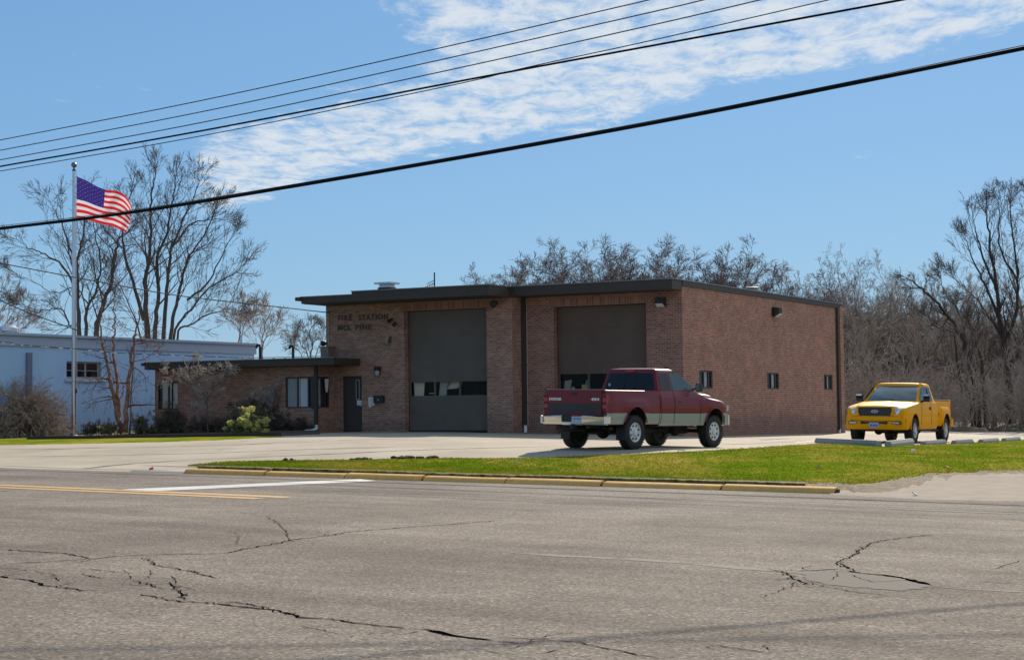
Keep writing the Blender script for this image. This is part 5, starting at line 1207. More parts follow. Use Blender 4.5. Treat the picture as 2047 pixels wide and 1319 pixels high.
# flag: grid of (s along fly, t down hoist)
top = [(153.5, 353), (172, 361), (194, 373), (214, 380), (232, 381.5), (248, 389), (258, 402), (264.5, 416)]
bot = [(153, 437.5), (172, 439.5), (190, 444), (208, 449), (224, 452), (238, 458), (246, 462), (252, 465)]
def smp(P, t):
    k = t*(len(P)-1); i = min(int(k), len(P)-2); f = k-i; g = lambda a: P[clamp_i(i+a, len(P))]
    p0, p1, p2, p3 = g(-1), g(0), g(1), g(2)
    return tuple(.5*((2*p1[q])+(-p0[q]+p2[q])*f+(2*p0[q]-5*p1[q]+4*p2[q]-p3[q])*f*f+(-p0[q]+3*p1[q]-3*p2[q]+p3[q])*f**3) for q in (0, 1))
def clamp_i(i, n): return max(0, min(n-1, i))
def fpt(s, t):
    a, c = smp(top, s), smp(bot, s); bulge = 7*math.sin(math.pi*t)*max(0, s-.55)
    x, y = a[0]+(c[0]-a[0])*t+bulge*.9, a[1]+(c[1]-a[1])*t
    d = .30*math.sin(s*9.5+t*2.2)*(.12+s)+.10*math.sin(s*21+t*5)*s+.10*math.sin(t*9+s*6)*s
    p = at(x, y, PP.y-.02+d); return p-PP
NS, NT = 60, 39
b = MB(); ids = [[b.vert(fpt(i/NS, j/NT)) for i in range(NS+1)] for j in range(NT+1)]
for j in range(NT):
    for i in range(NS):
        st = j//3; m_ = 2 if (st < 7 and i < 24) else (0 if st % 2 == 0 else 1)
        b.face((ids[j][i], ids[j][i+1], ids[j+1][i+1], ids[j+1][i]), m_)
def cloth(name, col, tr):
    M = bpy.data.materials.new(name); M.use_nodes = True; nt = M.node_tree; nt.nodes.clear(); o = N(nt, 'ShaderNodeOutputMaterial')
    d = N(nt, 'ShaderNodeBsdfDiffuse'); d.inputs[0].default_value = (*col, 1); t = N(nt, 'ShaderNodeBsdfTranslucent'); t.inputs[0].default_value = (*col, 1)
    mx = N(nt, 'ShaderNodeMixShader'); mx.inputs[0].default_value = tr; L(nt, d.outputs[0], mx.inputs[1]); L(nt, t.outputs[0], mx.inputs[2]); L(nt, mx.outputs[0], o.inputs[0]); return M
M_fr, M_fw, M_fb = cloth('flag_red', (.62, .025, .03), .45), cloth('flag_white', (.74, .72, .76), .4), cloth('flag_blue', (.05, .03, .22), .4)
fl = empty('flag', PP+fpt(0, 0)*0); tag(fl, 'red white and blue striped flag with starred canton blowing from the pole', 'flag')
b.build('cloth', [M_fr, M_fw, M_fb], fl, smooth=True, ang=0)
b = MB()
for r in range(9):
    for c in range(6 if r % 2 == 0 else 5):
        s0 = (.4)*(c*2+1+(r % 2))/12.; t0_ = (7/13)*(r+1)/10.; pts = []
        for k in range(10):
            rr = (.0115 if k % 2 == 0 else .0048); an = math.pi*2*k/10; p = fpt(s0+rr*math.sin(an), t0_-rr*1.5*math.cos(an)); p.y -= .012; pts.append(p)
        b.poly(pts)
b.build('stars', cloth('star_white', (.6, .58, .68), .2), fl)
b = MB()
for t_ in (0.01, .99): p = fpt(0, t_); b.tube([p, Vector((.08, -.03, p.z))], .012, 5)
b.build('clips', M_dark, fl)
# ------------------------------------------------------------------ wires
M_wire = mat('black_cable', (.004, .004, .005), .8, 0, .2); M_wire2 = mat('grey_wire', (.035, .037, .045), .6); M_strand = mat('steel_strand', (.12, .11, .10), .6, .3)
def smooth3(P, n):
    out = []
    for i in range(len(P)-1):
        p0, p1, p2, p3 = P[max(0, i-1)], P[i], P[i+1], P[min(len(P)-1, i+2)]
        for k in range(n):
            f = k/n; out.append(.5*((2*p1)+(-p0+p2)*f+(2*p0-5*p1+4*p2-p3)*f*f+(-p0+3*p1-3*p2+p3)*f**3))
    return out+[P[-1]]
def wirepts(pp, Yf): return smooth3([at(x, y, Yf(x)) for x, y in pp], 10)
lf = lambda ya, yb: (lambda x: 1/((1/ya)+(1/yb-1/ya)*(x/2047)))      # a straight run in plan
def wire(name, pp, Yf, r, m, label, cat='cable', group=None, n=5):
    b = MB(); b.tube(wirepts(pp, Yf), r, n); return tag(b.build(name, m, smooth=True, ang=0), label, cat, group)
def ext(pp):  # carry the run on beyond the frame
    (x0, y0), (x1, y1) = pp[0], pp[1]; (x2, y2), (x3, y3) = pp[-2], pp[-1]
    return [(x0-250, y0-(y1-y0)/(x1-x0)*250)]+pp+[(x3+250, y3+(y3-y2)/(x3-x2)*250)]
def shadow_depth(px, py, ga, gb):
    # depth at which a wire seen at (px, py) throws its shadow on the street line ga-gb
    A, C = _road(*ga), _road(*gb); n = Vector((-(C.y-A.y), C.x-A.x, 0)).normalized(); lo_, hi_ = 8., 90.
    def f(Y_):
        P = at(px, py, Y_); t = (P.z-zroad(P.x))/sdir.z; return (P-sdir*t-A).dot(n)
    s0 = f(lo_)
    for _ in range(40):
        m_ = (lo_+hi_)/2
        if (f(m_) > 0) == (s0 > 0): lo_ = m_
        else: hi_ = m_
    return m_
_sa, _sb = shadow_depth(0, 457, (0, 941), (2047, 1011)), shadow_depth(2047, 97, (0, 941), (2047, 1011)); print('cable depth', _sa, _sb)
ft = lf(_sa, _sb); g1 = 'overhead wires strung over the lot'
wire('overhead_cable', ext([(0, 457), (200, 433), (400, 403.5), (860, 326), (1300, 247), (1700, 168), (2047, 97)]), ft, .050, M_wire, 'thickest black bundled cable sweeping lowest over the station roof', group=g1, n=8)
wire('support_strand', ext([(0, 452), (200, 428.5), (400, 399.5), (860, 322), (1300, 242.5), (1700, 163.3), (2047, 91)]), lambda x: ft(x)-.02, .010, M_strand, 'thin steel strand riding on top of the thickest cable', group=g1)
fu = lf(62, 40)
wire('overhead_wire', ext([(0, 280.5), (400, 202), (840, 105.5), (1300, 0), (1600, -71)]), fu, .018, M_wire2, 'topmost thin wire crossing the upper left sky', 'wire', g1)
wire('overhead_wire', ext([(0, 301), (400, 224.6), (850, 127), (1300, 25.5), (1409, 0), (1700, -70)]), fu, .018, M_wire2, 'second thin wire from the top', 'wire', g1)
wire('overhead_wire', ext([(0, 320), (400, 246), (850, 151), (1300, 51.7), (1522, 0), (1800, -66)]), fu, .018, M_wire2, 'third thin wire from the top', 'wire', g1)
wire('overhead_cable', ext([(0, 333), (400, 262.4), (919, 162.7), (1300, 92.5), (1805, 0), (2047, -45)]), fu, .030, M_wire, 'medium black cable just under the three thin wires', group=g1, n=6)
wire('overhead_wire', ext([(0, 342.5), (400, 272.6), (884, 175), (1059, 134), (1300, 82), (1659, 0), (1900, -56)]), lambda x: fu(x)+.6, .016, M_wire2, 'thin wire that crosses behind the medium black cable', 'wire', g1)
# a run above the picture whose shadows lie across the street
def overhead(name, pa, pb, z, r, label):
    # shadow ends pa, pb (pixels on the road) thrown back towards the sun
    P = []
    for px, py in (pa, pb):
        g = _road(px, py); t = (z-g.z)/sdir.z; P.append(g+sdir*t)
    d = (P[1]-P[0]); b = MB(); b.tube([P[0]-d*1.2, P[0], P[1], P[1]+d*1.2], r, 6); return tag(b.build(name, M_wire), label, 'cable', 'cables above the street')
overhead('street_cable', (0, 1299), (1000, 1284), 8.6, .020, 'thin black cable spanning above the near roadway')
overhead('street_cable', (1060, 1285), (2047, 1206), 8.2, .028, 'thick black cable spanning above the near roadway')
# service drops
UWl = B(UWp(658, 625, WS)[0], WS-.12, UWp(658, 625, WS)[1])
Yd = lambda x: 58+(UWl.y-58)*(x+250)/(658+250)
wire('service_wire', [(-250, 479), (0, 526), (105, 546), (250, 573), (350, 590), (450, 602), (560, 614), (657, 625)], Yd, .020, M_wire2, 'service wire running down to the upper left corner of the station', 'wire')
wire('service_wire', [(-200, 510), (0, 600), (60, 626), (143, 656), (160, 662)], lambda x: 68, .022, M_wire2, 'short wire slanting down towards the blue building beside the pole', 'wire')
gp_ = [(-200, 672), (0, 683), (30, 688), (70, 691), (145, 697), (250, 706), (350, 710), (450, 714), (510, 715), (640, 712)]
Yg = lambda x: 62+.004*x
b = MB(); W_ = wirepts(gp_, Yg); b.tube(W_, .012, 4)
random.seed(8)
lw = tag(b.build('utility_wire', M_wire2), 'sagging wire with pale lashing tubes imitating sun glints in front of the blue building', 'wire')
b = MB(); M_sl = mat('glint_lashing', (.72, .62, .56), .3, .2)  # pale tubes coloured as the sun glints along the wire
for x in (5, 22, 42, 60, 82, 88, 118, 140, 176, 200, 222, 250, 286, 312, 342, 361, 398, 431, 452, 478, 486, 500, 545, 568):
    y = lerp_poly(gp_, x)+1.; l = random.choice((4, 7, 11)); p, q = at(x, y, Yg(x)), at(x+l, y+.08*l, Yg(x))
    b = MB(); b.tube([p, q], random.choice((.022, .030, .038)), 6); b.build('glint_lashing', M_sl, lw)
# ------------------------------------------------------------------ wheel stops and timber edging
M_stop = mat('stop_concrete', (.33, .32, .31), .85, var=.2, vs=6, bump=.3)
def wstop(pa, pb, h, w, label, grp='concrete wheel stops along the lot edge'):
    P, Q = G(*pa), G(*pb); C = (P+Q)/2; d = Q-P; L_ = d.length; rz = math.atan2(d.y, d.x)
    root = empty('wheel_stop', (C.x, C.y, hgt(C.x, C.y)-.01), rz); tag(root, label, 'wheel stop', grp)
    b = MB(); prof = [(-w/2, 0), (w/2, 0), (w/2, h*.55), (w*.28, h), (-w*.28, h), (-w/2, h*.55)]; e = .05
    rings = []
    for x, k in ((-L_/2, .92), (-L_/2+e, 1), (L_/2-e, 1), (L_/2, .92)): rings.append([(x, y*k, z*k) for y, z in prof])
    b.loft(rings, 0); b.build('body', M_stop, root, fixn=True)
    for s_ in (-.32, .32):
        p = MB(); p.tube([(s_*L_, 0, h-.002), (s_*L_, 0, h+.008)], .012, 8); p.build('pin', M_dark, root)
wstop((1634, 885), (1757, 892.5), .17, .20, 'longest grey concrete stop, in front of the yellow pickup')
wstop((1775, 893), (1822, 889.5), .19, .20, 'short stop set at a slant before the yellow pickup nose')
wstop((1845, 889.5), (1887, 888), .15, .18, 'short stop by the rear wheel of the yellow pickup')
wstop((1906, 888), (1942, 887), .15, .18, 'first stop to the right of the yellow pickup')
wstop((1960, 885.5), (1993, 884), .15, .18, 'second stop to the right of the yellow pickup')
wstop((2006, 882.5), (2036, 881), .15, .18, 'stop farthest to the right beyond the pickup')
b = MB(); pts = gp((57, 880), (120, 879.5), (200, 878.5), (270, 877), (330, 876.5), (450, 874), (560, 872.5))
for p, q in zip(pts, pts[1:]): b.tube([p+Vector((0, 0, .07)), q+Vector((0, 0, .07))], .085, 6)
tag(b.build('timber_edging', mat('old_timber', (.045, .028, .022), .9, var=.4)), 'dark timber edging round the planting bed', 'edging')
# bits of litter on the lawn and road
M_lit = mat('litter_white', (.7, .68, .66), .7)
for i, (px, py, m_, lb) in enumerate(((1823, 907, M_lit, 'white scrap of paper on the grass below the yellow pickup'), (1643, 944, mat('litter_pink', (.6, .3, .28), .7), 'pinkish scrap on the grass near the end of the kerb'), (1900, 944, mat('litter_red', (.45, .06, .05), .7), 'red scrap at the edge of the right-hand apron'), (300, 940, mat('litter_red', (.45, .06, .05), .7), 'red scrap at the road edge left of the yellow kerb'), (1040, 931, M_lit, 'white scrap on the island before the maroon pickup'), (1836, 992, M_lit, 'flat white scrap on the asphalt at the apron'))):
    p = G(px, py); z = p.z+(isl_lift(p.x, p.y, 1)+.05 if 900 < py < 950 and px != 300 else .01); b = MB(); a = random.uniform(0, 3)
    kk = .35 if py > 1000 else 1; e1 = Vector((math.cos(a), math.sin(a), .15))*.09*kk; e2 = Vector((-math.sin(a), math.cos(a), .1))*.06*kk; O = Vector((p.x, p.y, z))
    b.loft([[O, O+e1, O+e1+e2+Vector((0, 0, .03)), O+e2], [O+Vector((0, 0, .008)), O+e1+Vector((0, 0, .01)), O+e1+e2+Vector((0, 0, .05)), O+e2+Vector((0, 0, .03))]], 0)
    tag(b.build('litter_scrap', m_), lb, 'litter')
#PART5
# ------------------------------------------------------------------ bare trees
def rv(rng, k): return Vector((rng.gauss(0, k), rng.gauss(0, k), rng.gauss(0, k)))
def branch(b, p, d, Ln, r, lvl, P, rng, r1=None):
    n = max(3, min(9, int(Ln/P['seg'])+2)); pts = [p]; rad = [r]; d = d.normalized(); step = Ln/n; r1 = r1 or max(P['rmin'], r*.30)
    for i in range(n):
        d = (d+rv(rng, P['jit'])+Vector((0, 0, P['up']*(1 if lvl < 3 else .6)))).normalized(); pts.append(pts[-1]+d*step); rad.append(r+(r1-r)*(i+1)/n)
    b.tube(pts, rad, 6 if r > .09 else (4 if r > .025 else 3), cap=False)
    if lvl < P['levels']: sprout(b, pts, rad, Ln, lvl, P, rng)
def sprout(b, pts, rad, Ln, lvl, P, rng, t0=None):
    k = P['kids'][min(lvl, len(P['kids'])-1)]; n = max(1, int(round(k*rng.uniform(.75, 1.25)))); N_ = len(pts)-1; t0 = P['t0'] if t0 is None else t0
    for j in range(n):
        t = t0+(1-t0)*((j+rng.random())/n); q = min(t*N_, N_-.01); i = int(q); f = q-i; p = pts[i].lerp(pts[i+1], f); r = rad[i]+(rad[i+1]-rad[i])*f
        ax = (pts[i+1]-pts[i]).normalized(); s, u = basis(ax); a = rng.uniform(0, 2*math.pi); an = R_(rng.uniform(*P['ang']))
        d = ax*math.cos(an)+(s*math.cos(a)+u*math.sin(a))*math.sin(an)
        L2 = Ln*P['lr']*rng.uniform(.65, 1.25)*(1.15-.55*t); branch(b, p, d, max(L2, P['seg']), max(P['rmin'], r*P['rr']*rng.uniform(.8, 1.1)), lvl+1, P, rng)
    # leader forks at the tip
    if lvl < P['levels']:
        ax = (pts[-1]-pts[-2]).normalized()
        for _ in range(2): branch(b, pts[-1], ax+rv(rng, .35), Ln*P['lr']*rng.uniform(.5, .9), max(P['rmin'], rad[-1]*.85), lvl+1, P, rng)
M_bark = mat('grey_bark', (.26, .205, .165), .9, var=.45, vs=6, bump=.3, bs=14)
M_barkd = mat('dark_bark', (.080, .058, .046), .9, var=.45, vs=6, bump=.3, bs=14)
M_twig = mat('twigs', (.36, .285, .235), .9, var=.35, vs=3); M_twigd = mat('dark_twigs', (.10, .075, .06), .9, var=.35, vs=3)
M_twigm = mat('brown_twigs', (.17, .13, .11), .9, var=.35, vs=3)
M_birch = mat('peeling_bark', (.42, .20, .125), .85, var=.9, vs=5, c2=(.12, .065, .045), bump=.5, bs=12)
def treeobj(name, base, tb, cb, label, cat, group, mt, mc):
    root = empty(name, base); tag(root, label, cat, group)
    for b in (tb, cb): b.v = [(x-base[0], y-base[1], z-base[2]) for x, y, z in b.v]
    tb.build('trunk', mt, root, smooth=True, ang=0); root['_h'] = max(v[2] for v in cb.v); cb.build('crown', mc, root, smooth=True, ang=0); return root
def guided(name, Yd, limbs, r0s, P, seed, label, cat='tree', group=None, mt=None, mc=None, gz=-.4, zfun=None):
    rng = random.Random(seed); tb, cb = MB(), MB(); base = None
    for k, (pp, r0) in enumerate(zip(limbs, r0s)):
        lean = rng.uniform(-.25, .25) if k else 0; z0 = at(*pp[0], Yd).z; raw = []
        for x, y in pp:
            q = at(x, y, Yd); yy = Yd+lean*(q.z-z0)*1.2; raw.append(at(x, y, yy))
        if base is None: base = Vector((raw[0].x, raw[0].y, gz))
        if zfun != 'free' and raw[0].z > gz+.3 and pp[0][1] > 640: raw = [Vector((raw[0].x*.6+base.x*.4, raw[0].y, gz))]+raw
        pts = smooth3(raw, 5); pts = [p+rv(rng, .03) for p in pts]; Ln = sum((q-p).length for p, q in zip(pts, pts[1:])); n = len(pts)
        rad = [max(P['rmin']*1.4, .8*r0*(1-.88*(i/(n-1))**.75)) for i in range(n)]; tb.tube(pts, rad, 7)
        # side limbs along the whole stem
        m_ = int(Ln*P['dens'])
        for j in range(m_):
            t = P['t0']+(1-P['t0'])*(j+rng.random())/m_; q = min(t*(n-1), n-1.01); i = int(q); p = pts[i].lerp(pts[i+1], q-i); ax = (pts[i+1]-pts[i]).normalized(); s, u = basis(ax); a = rng.uniform(0, 6.283); an = R_(rng.uniform(*P['ang']))
            d = ax*math.cos(an)+(s*math.cos(a)+u*math.sin(a))*math.sin(an); branch(cb, p, d, P['L1']*rng.uniform(.5, 1.2)*(1.15-.75*t), max(P['rmin'], rad[i]*rng.uniform(.35, .55)), 1, P, rng)
        for _ in range(3): branch(cb, pts[-1], (pts[-1]-pts[-3]).normalized()+rv(rng, .3), P['L1']*rng.uniform(.2, .5), rad[-1]*.9, 1, P, rng)
    return treeobj(name, base, tb, cb, label, cat, group, mt or M_bark, mc or M_twig)
PA_ = dict(levels=3, kids=[4, 4, 3, 2], ang=(20, 48), lr=.55, rr=.55, jit=.10, up=.05, seg=.35, rmin=.0075, t0=.28, dens=1.7, L1=2.5)
gT = 'bare trees behind the buildings'
guided('bare_tree', 92, [
 [(160, 672), (156, 601), (155, 530), (161, 498), (169, 446), (172, 402)], [(172, 672), (174, 620), (193, 578), (200, 530), (192, 478), (186, 440)],
 [(193, 672), (198, 633), (222, 562), (232, 498), (239, 479), (262, 455)], [(158, 668), (140, 650), (122, 618), (82, 620), (48, 612)],
 [(156, 590), (130, 537), (97, 511), (64, 498), (32, 478)], [(157, 520), (142, 500), (128, 460), (112, 425), (100, 405)], [(176, 610), (150, 575), (110, 585), (60, 560), (30, 545)]],
 [.20, .16, .24, .11, .11, .10, .06], PA_, 3, 'wide bare tree right behind the flagpole with a trunk leaning right', group=gT, mt=M_barkd, mc=M_twigd)
guided('bare_tree', 96, [
 [(296, 678), (290, 601), (293, 543), (300, 504), (300, 440), (305, 380), (312, 345)], [(309, 678), (317, 595), (314, 517), (335, 460), (345, 400), (350, 362)],
 [(325, 678), (335, 562), (342, 504), (355, 466), (385, 400), (398, 362)], [(340, 678), (355, 595), (374, 524), (387, 501), (419, 450), (430, 420)],
 [(346, 678), (380, 620), (419, 575), (460, 553), (482, 534)], [(352, 676), (380, 650), (419, 627), (445, 622), (468, 630)], [(287, 640), (264, 562), (245, 482), (250, 430), (262, 385)],
 [(374, 600), (420, 560), (448, 500), (465, 470)], [(340, 500), (380, 450), (415, 440), (445, 438)], [(280, 678), (262, 620), (240, 570), (222, 545)]],
 [.26, .22, .20, .18, .13, .11, .16, .10, .09, .09], dict(PA_, L1=2.7, dens=1.5), 5, 'largest bare tree, many upright stems fanning out over the blue roof', group=gT, mt=M_barkd, mc=M_twigd)
PS = dict(levels=3, kids=[4, 3, 3, 2], ang=(20, 50), lr=.6, rr=.55, jit=.12, up=.05, seg=.3, rmin=.0085, t0=.3, dens=1.5, L1=1.6)
guided('bare_tree', 100, [[(478, 700), (480, 660), (482, 630), (484, 608)], [(480, 680), (470, 650), (455, 635)], [(484, 670), (500, 640), (512, 620)]], [.09, .05, .05], PS, 7, 'small slender bare tree just right of the blue building end', group=gT)
guided('bare_tree', 104, [[(524, 715), (525, 680), (528, 650), (530, 622)], [(525, 695), (545, 665), (556, 645)], [(524, 690), (508, 665), (498, 648)]], [.09, .05, .05], PS, 8, 'small bare tree between the two roof vent pipes', group=gT)
guided('bare_tree', 120, [[(622, 720), (625, 690), (618, 665), (628, 648)], [(618, 720), (602, 690), (596, 665)], [(630, 720), (640, 690), (645, 662)], [(605, 720), (590, 695), (588, 680)]], [.12, .08, .08, .06], dict(PS, jit=.2, dens=2), 9, 'pale twisting bare tree against the left edge of the tall brick wall', group=gT, mt=mat('pale_bark', (.22, .18, .15), .9, var=.4), mc=mat('pale_twigs', (.17, .135, .115), .9))
guided('bare_tree', 98, [[(-30, 720), (-20, 660), (-5, 615), (8, 580)], [(-30, 700), (0, 660), (22, 630), (36, 605)], [(-40, 690), (-60, 640), (-70, 600)], [(-15, 690), (15, 670), (45, 655), (60, 645)]], [.15, .09, .08, .05], dict(PS, dens=1.8), 10, 'bare tree cut off by the left edge above the blue roof', group=gT)
# ---- prototypes for the trees behind the station and in the woods
def proto(name, seed, H, stems, spread, P, mt, mc, trunkh=.3, lean=0):
    rng = random.Random(seed); tb, cb = MB(), MB(); r = H*.016
    d = Vector((lean, 0, 1)).normalized(); pts = [Vector((0, 0, 0))]
    n = 6
    for i in range(n): d = (d+rv(rng, .06)+Vector((lean*.1, 0, .03))).normalized(); pts.append(pts[-1]+d*H*trunkh/n)
    rad = [r*(1.35-.5*min(1, i/2)-.15*i/n) for i in range(n+1)]; tb.tube(pts, rad, 7)
    for k in range(stems):
        a = 2*math.pi*(k+rng.random()*.6)/stems; an = R_(spread*(.35 if k == 0 else rng.uniform(.7, 1.2))); dd = Vector((math.cos(a)*math.sin(an), math.sin(a)*math.sin(an), math.cos(an)))
        p = pts[-1 if k < 3 else rng.choice((-1, -2, -3))]; L_ = H*(1-trunkh)*rng.uniform(.75, 1.0); q = [p]; m_ = 8
        for i in range(m_): dd = (dd+rv(rng, P['jit']*.8)+Vector((0, 0, P['up']))).normalized(); q.append(q[-1]+dd*L_/m_)
        rr = [max(P['rmin'], r*.6*(1-.85*i/m_)) for i in range(m_+1)]; tb.tube(q, rr, 5); sprout(cb, q, rr, L_, 0, P, rng, t0=.15)
    o = treeobj(name, (0, 0, 0), tb, cb, None, None, None, mt, mc); HT[o.name] = o['_h']; return o
PF = dict(levels=3, kids=[10, 5, 4, 2], ang=(20, 50), lr=.36, rr=.5, jit=.11, up=.06, seg=.3, rmin=.008, t0=.2)
HT = {}
def place(root, px, Yd, h_px_top, H, rz, label, group, first=False, dup=True, gz=-.5):
    o = root if first else copy_tree(root); p = at(px, 700, Yd); z1 = at(px, h_px_top, Yd).z; s = (z1-gz)/HT[root.name]
    o.location = (p.x, p.y, gz); o.rotation_euler = (0, 0, rz); wx = 1.18 if group == gB and px > 1050 else 1.0; o.scale = (s*wx, s*wx, s); tag(o, label, 'tree', group); return o
fan = proto('bare_tree', 21, 11, 11, 62, dict(PF, levels=4, kids=[10, 5, 3, 2], lr=.44, up=.045, rmin=.009, ang=(25, 60)), M_barkd, M_twigm, .22)
fan2 = proto('bare_tree', 22, 11, 12, 55, dict(PF, levels=4, kids=[10, 5, 3, 2], lr=.42, up=.05, rmin=.009, ang=(25, 60)), M_barkd, M_twigm, .2)
gB = 'bare trees showing above the station roof'
place(fan, 1138, 104, 476, 10.6, .3, 'dark bare tree nearest the chimney-side end of the row above the roof', gB, True)
place(fan2, 1175, 108, 470, 10.6, 1.3, 'bare tree second from the left above the overhead doors', gB, True)
place(fan, 1245, 106, 460, 10.6, 2.2, 'tallest bare tree above the right overhead door', gB)
place(fan2, 1310, 110, 472, 10.6, 3.9, 'bare tree above the roof corner of the station', gB)
place(fan2, 1372, 106, 484, 10.6, 5.0, 'bare tree just right of the roof corner', gB)
place(fan, 1128, 112, 492, 10.6, 4.6, 'leftmost full-crowned bare tree over the dark roof edge', gB)
place(fan, 1205, 112, 474, 10.6, .1, 'bare tree crowded behind the tallest one, on its left', gB)
place(fan2, 1282, 104, 468, 10.6, 2.7, 'bare tree crowded against the tallest one, on its right', gB)

place(fan, 1512, 104, 482, 10.6, 4.1, 'rounded bare tree standing apart above the round roof vent', gB)
place(fan2, 1022, 112, 540, 10.6, .9, 'low bare tree barely topping the joint between the two roofs', gB)
place(fan, 1600, 112, 520, 10.6, 5.6, 'bare tree above the far end of the side wall, left of the wood', gB)
tall = proto('bare_tree', 31, 14, 5, 30, dict(PF, kids=[10, 5, 4, 2], lr=.34, up=.05, jit=.13), M_bark, M_twig, .35, .05)
tall2 = proto('bare_tree', 32, 14, 4, 36, dict(PF, kids=[9, 5, 4, 2], lr=.36, up=.02, jit=.20), M_bark, M_twig, .3, .25)
thin = proto('bare_tree', 33, 14, 3, 18, dict(PF, kids=[9, 4, 3, 2], lr=.26, up=.06, levels=3), M_bark, M_twig, .4)
gW = 'bare trees of the wood beyond the parking lot'
L1 = [(tall2, 1703, 100, 470, 1.0, 'bare tree at the wood edge, just right of the far brick corner'), (tall2, 1772, 108, 505, 3.3, 'bare tree with twisted limbs above the yellow pickup windshield'), (tall, 1840, 104, 492, .5, 'upright bare tree above the yellow pickup tailgate'), (tall, 1690, 116, 520, 2.6, 'thin-crowned tree rising behind the far brick corner'),
      (thin, 1745, 96, 560, .2, 'slim bare tree left of the yellow pickup'), (thin, 1812, 94, 585, 1.2, 'slim bare tree straight above the yellow pickup roof'), (thin, 1878, 95, 560, 2.2, 'slim bare tree right of the yellow pickup bed'), (tall, 1905, 118, 500, 3.4, 'grey bare tree far back, left of the two large dark trunks'),
      (thin, 1925, 93, 620, .7, 'young bare tree left of the leaning dark trunk'), (thin, 1985, 94, 590, 5.1, 'young bare tree between the leaning trunk and the right-hand giant'), (tall, 2090, 100, 430, 2.9, 'tall bare tree at the right edge'), (tall2, 1650, 120, 530, 4.4, 'distant bare tree over the end of the side wall'), (thin, 1725, 92, 640, 4.1, 'thin leaning sapling in front of the wood by the brick corner'), (thin, 2040, 92, 610, 3.1, 'sapling at the right edge in front of the wood')]
used = set()
for pr, px, Yd, top, rz, lb in L1: place(pr, px, Yd, top, 13.4, rz, lb, gW, pr.name not in used); used.add(pr.name)
# deeper ranks that close the wood
rr_ = random.Random(77)
for k in range(26):
    px = 1560+k*28+rr_.uniform(-10, 10); Yd = rr_.uniform(122, 150); place(rr_.choice((tall, tall2, tall, fan2)), px, Yd, rr_.uniform(545, 620), 13.0, rr_.uniform(0, 6.28), 'grey bare tree in the crowded back ranks of the wood', 'back-rank trees of the wood')
guided('bare_tree', 94, [
 [(1956, 868), (1952, 800), (1945, 740), (1932, 690), (1905, 645), (1868, 600), (1838, 575), (1820, 560)], [(1945, 735), (1930, 700), (1928, 660), (1915, 620), (1890, 590), (1880, 560)], [(1970, 868), (1968, 790), (1960, 720), (1945, 670), (1935, 640)],
 [(1905, 645), (1880, 655), (1850, 640)], [(1935, 780), (1915, 755), (1890, 740), (1870, 735)]],
 [.30, .14, .2, .09, .08], dict(PA_, dens=1.5, L1=2.0), 41, 'dark-trunked bare tree leaning left over the wheel stops', group='large dark trees at the wood edge', mt=M_barkd, mc=M_twigd, gz=-.5)
guided('bare_tree', 98, [
 [(2022, 866), (2018, 790), (2012, 730), (2008, 690), (1998, 640), (1990, 560), (1978, 480), (1972, 425)], [(2010, 700), (2030, 630), (2034, 560), (2024, 470), (2018, 405)], [(2016, 740), (2044, 690), (2062, 600), (2056, 480), (2050, 400)],
 [(1999, 640), (1970, 570), (1945, 520), (1930, 480)], [(2006, 690), (1980, 640), (1955, 600), (1920, 570), (1905, 550)], [(1992, 580), (1960, 500), (1950, 460), (1945, 430)], [(2034, 560), (2000, 500), (1998, 430), (1995, 395)]],
 [.36, .22, .22, .14, .12, .11, .10], dict(PA_, dens=1.6, L1=2.3), 43, 'tallest bare tree at the right edge with a thick forked trunk', group='large dark trees at the wood edge', mt=M_barkd, mc=M_twigd, gz=-.5)
# tangled brush filling the wood floor
rng = random.Random(5); b = MB(); PB = dict(levels=2, kids=[4, 2], ang=(20, 60), lr=.5, rr=.6, jit=.2, up=.03, seg=.5, rmin=.011, t0=.2)
for k in range(1900):
    Yd = 88+70*rng.random()**1.5; px = rng.uniform(1440, 2330); p = at(px, 800, Yd); p.z = -.7
    h = rng.uniform(1.5, 5.2)*(.7+.5*noise.noise(Vector((p.x*.15, p.y*.1, 0)))); branch(b, p, Vector((rng.gauss(0, .3), rng.gauss(0, .3), 1)), h, rng.uniform(.014, .035), 0, PB, rng)
tag(b.build('brush', mat('brush_twigs', (.44, .355, .28), .95, var=.6, vs=.4, c2=(.27, .215, .17))), 'tangle of grey brown leafless brush filling the wood beyond the parking lot', 'brush', kind='stuff')
b = MB()
for k in range(260):
    x = rng.uniform(-10, 90); y = rng.uniform(88, 97); s_ = rng.uniform(.4, 1.2); b.sphere((x, y, -.75), s_, 0, 1.4, 1, .45, 8)
tag(b.build('leaf_litter', mat('leaf_litter', (.14, .10, .07), .95, var=.5, vs=3, c2=(.22, .17, .12))), 'low mounds of dead leaves along the foot of the wood', 'leaf litter', kind='stuff')
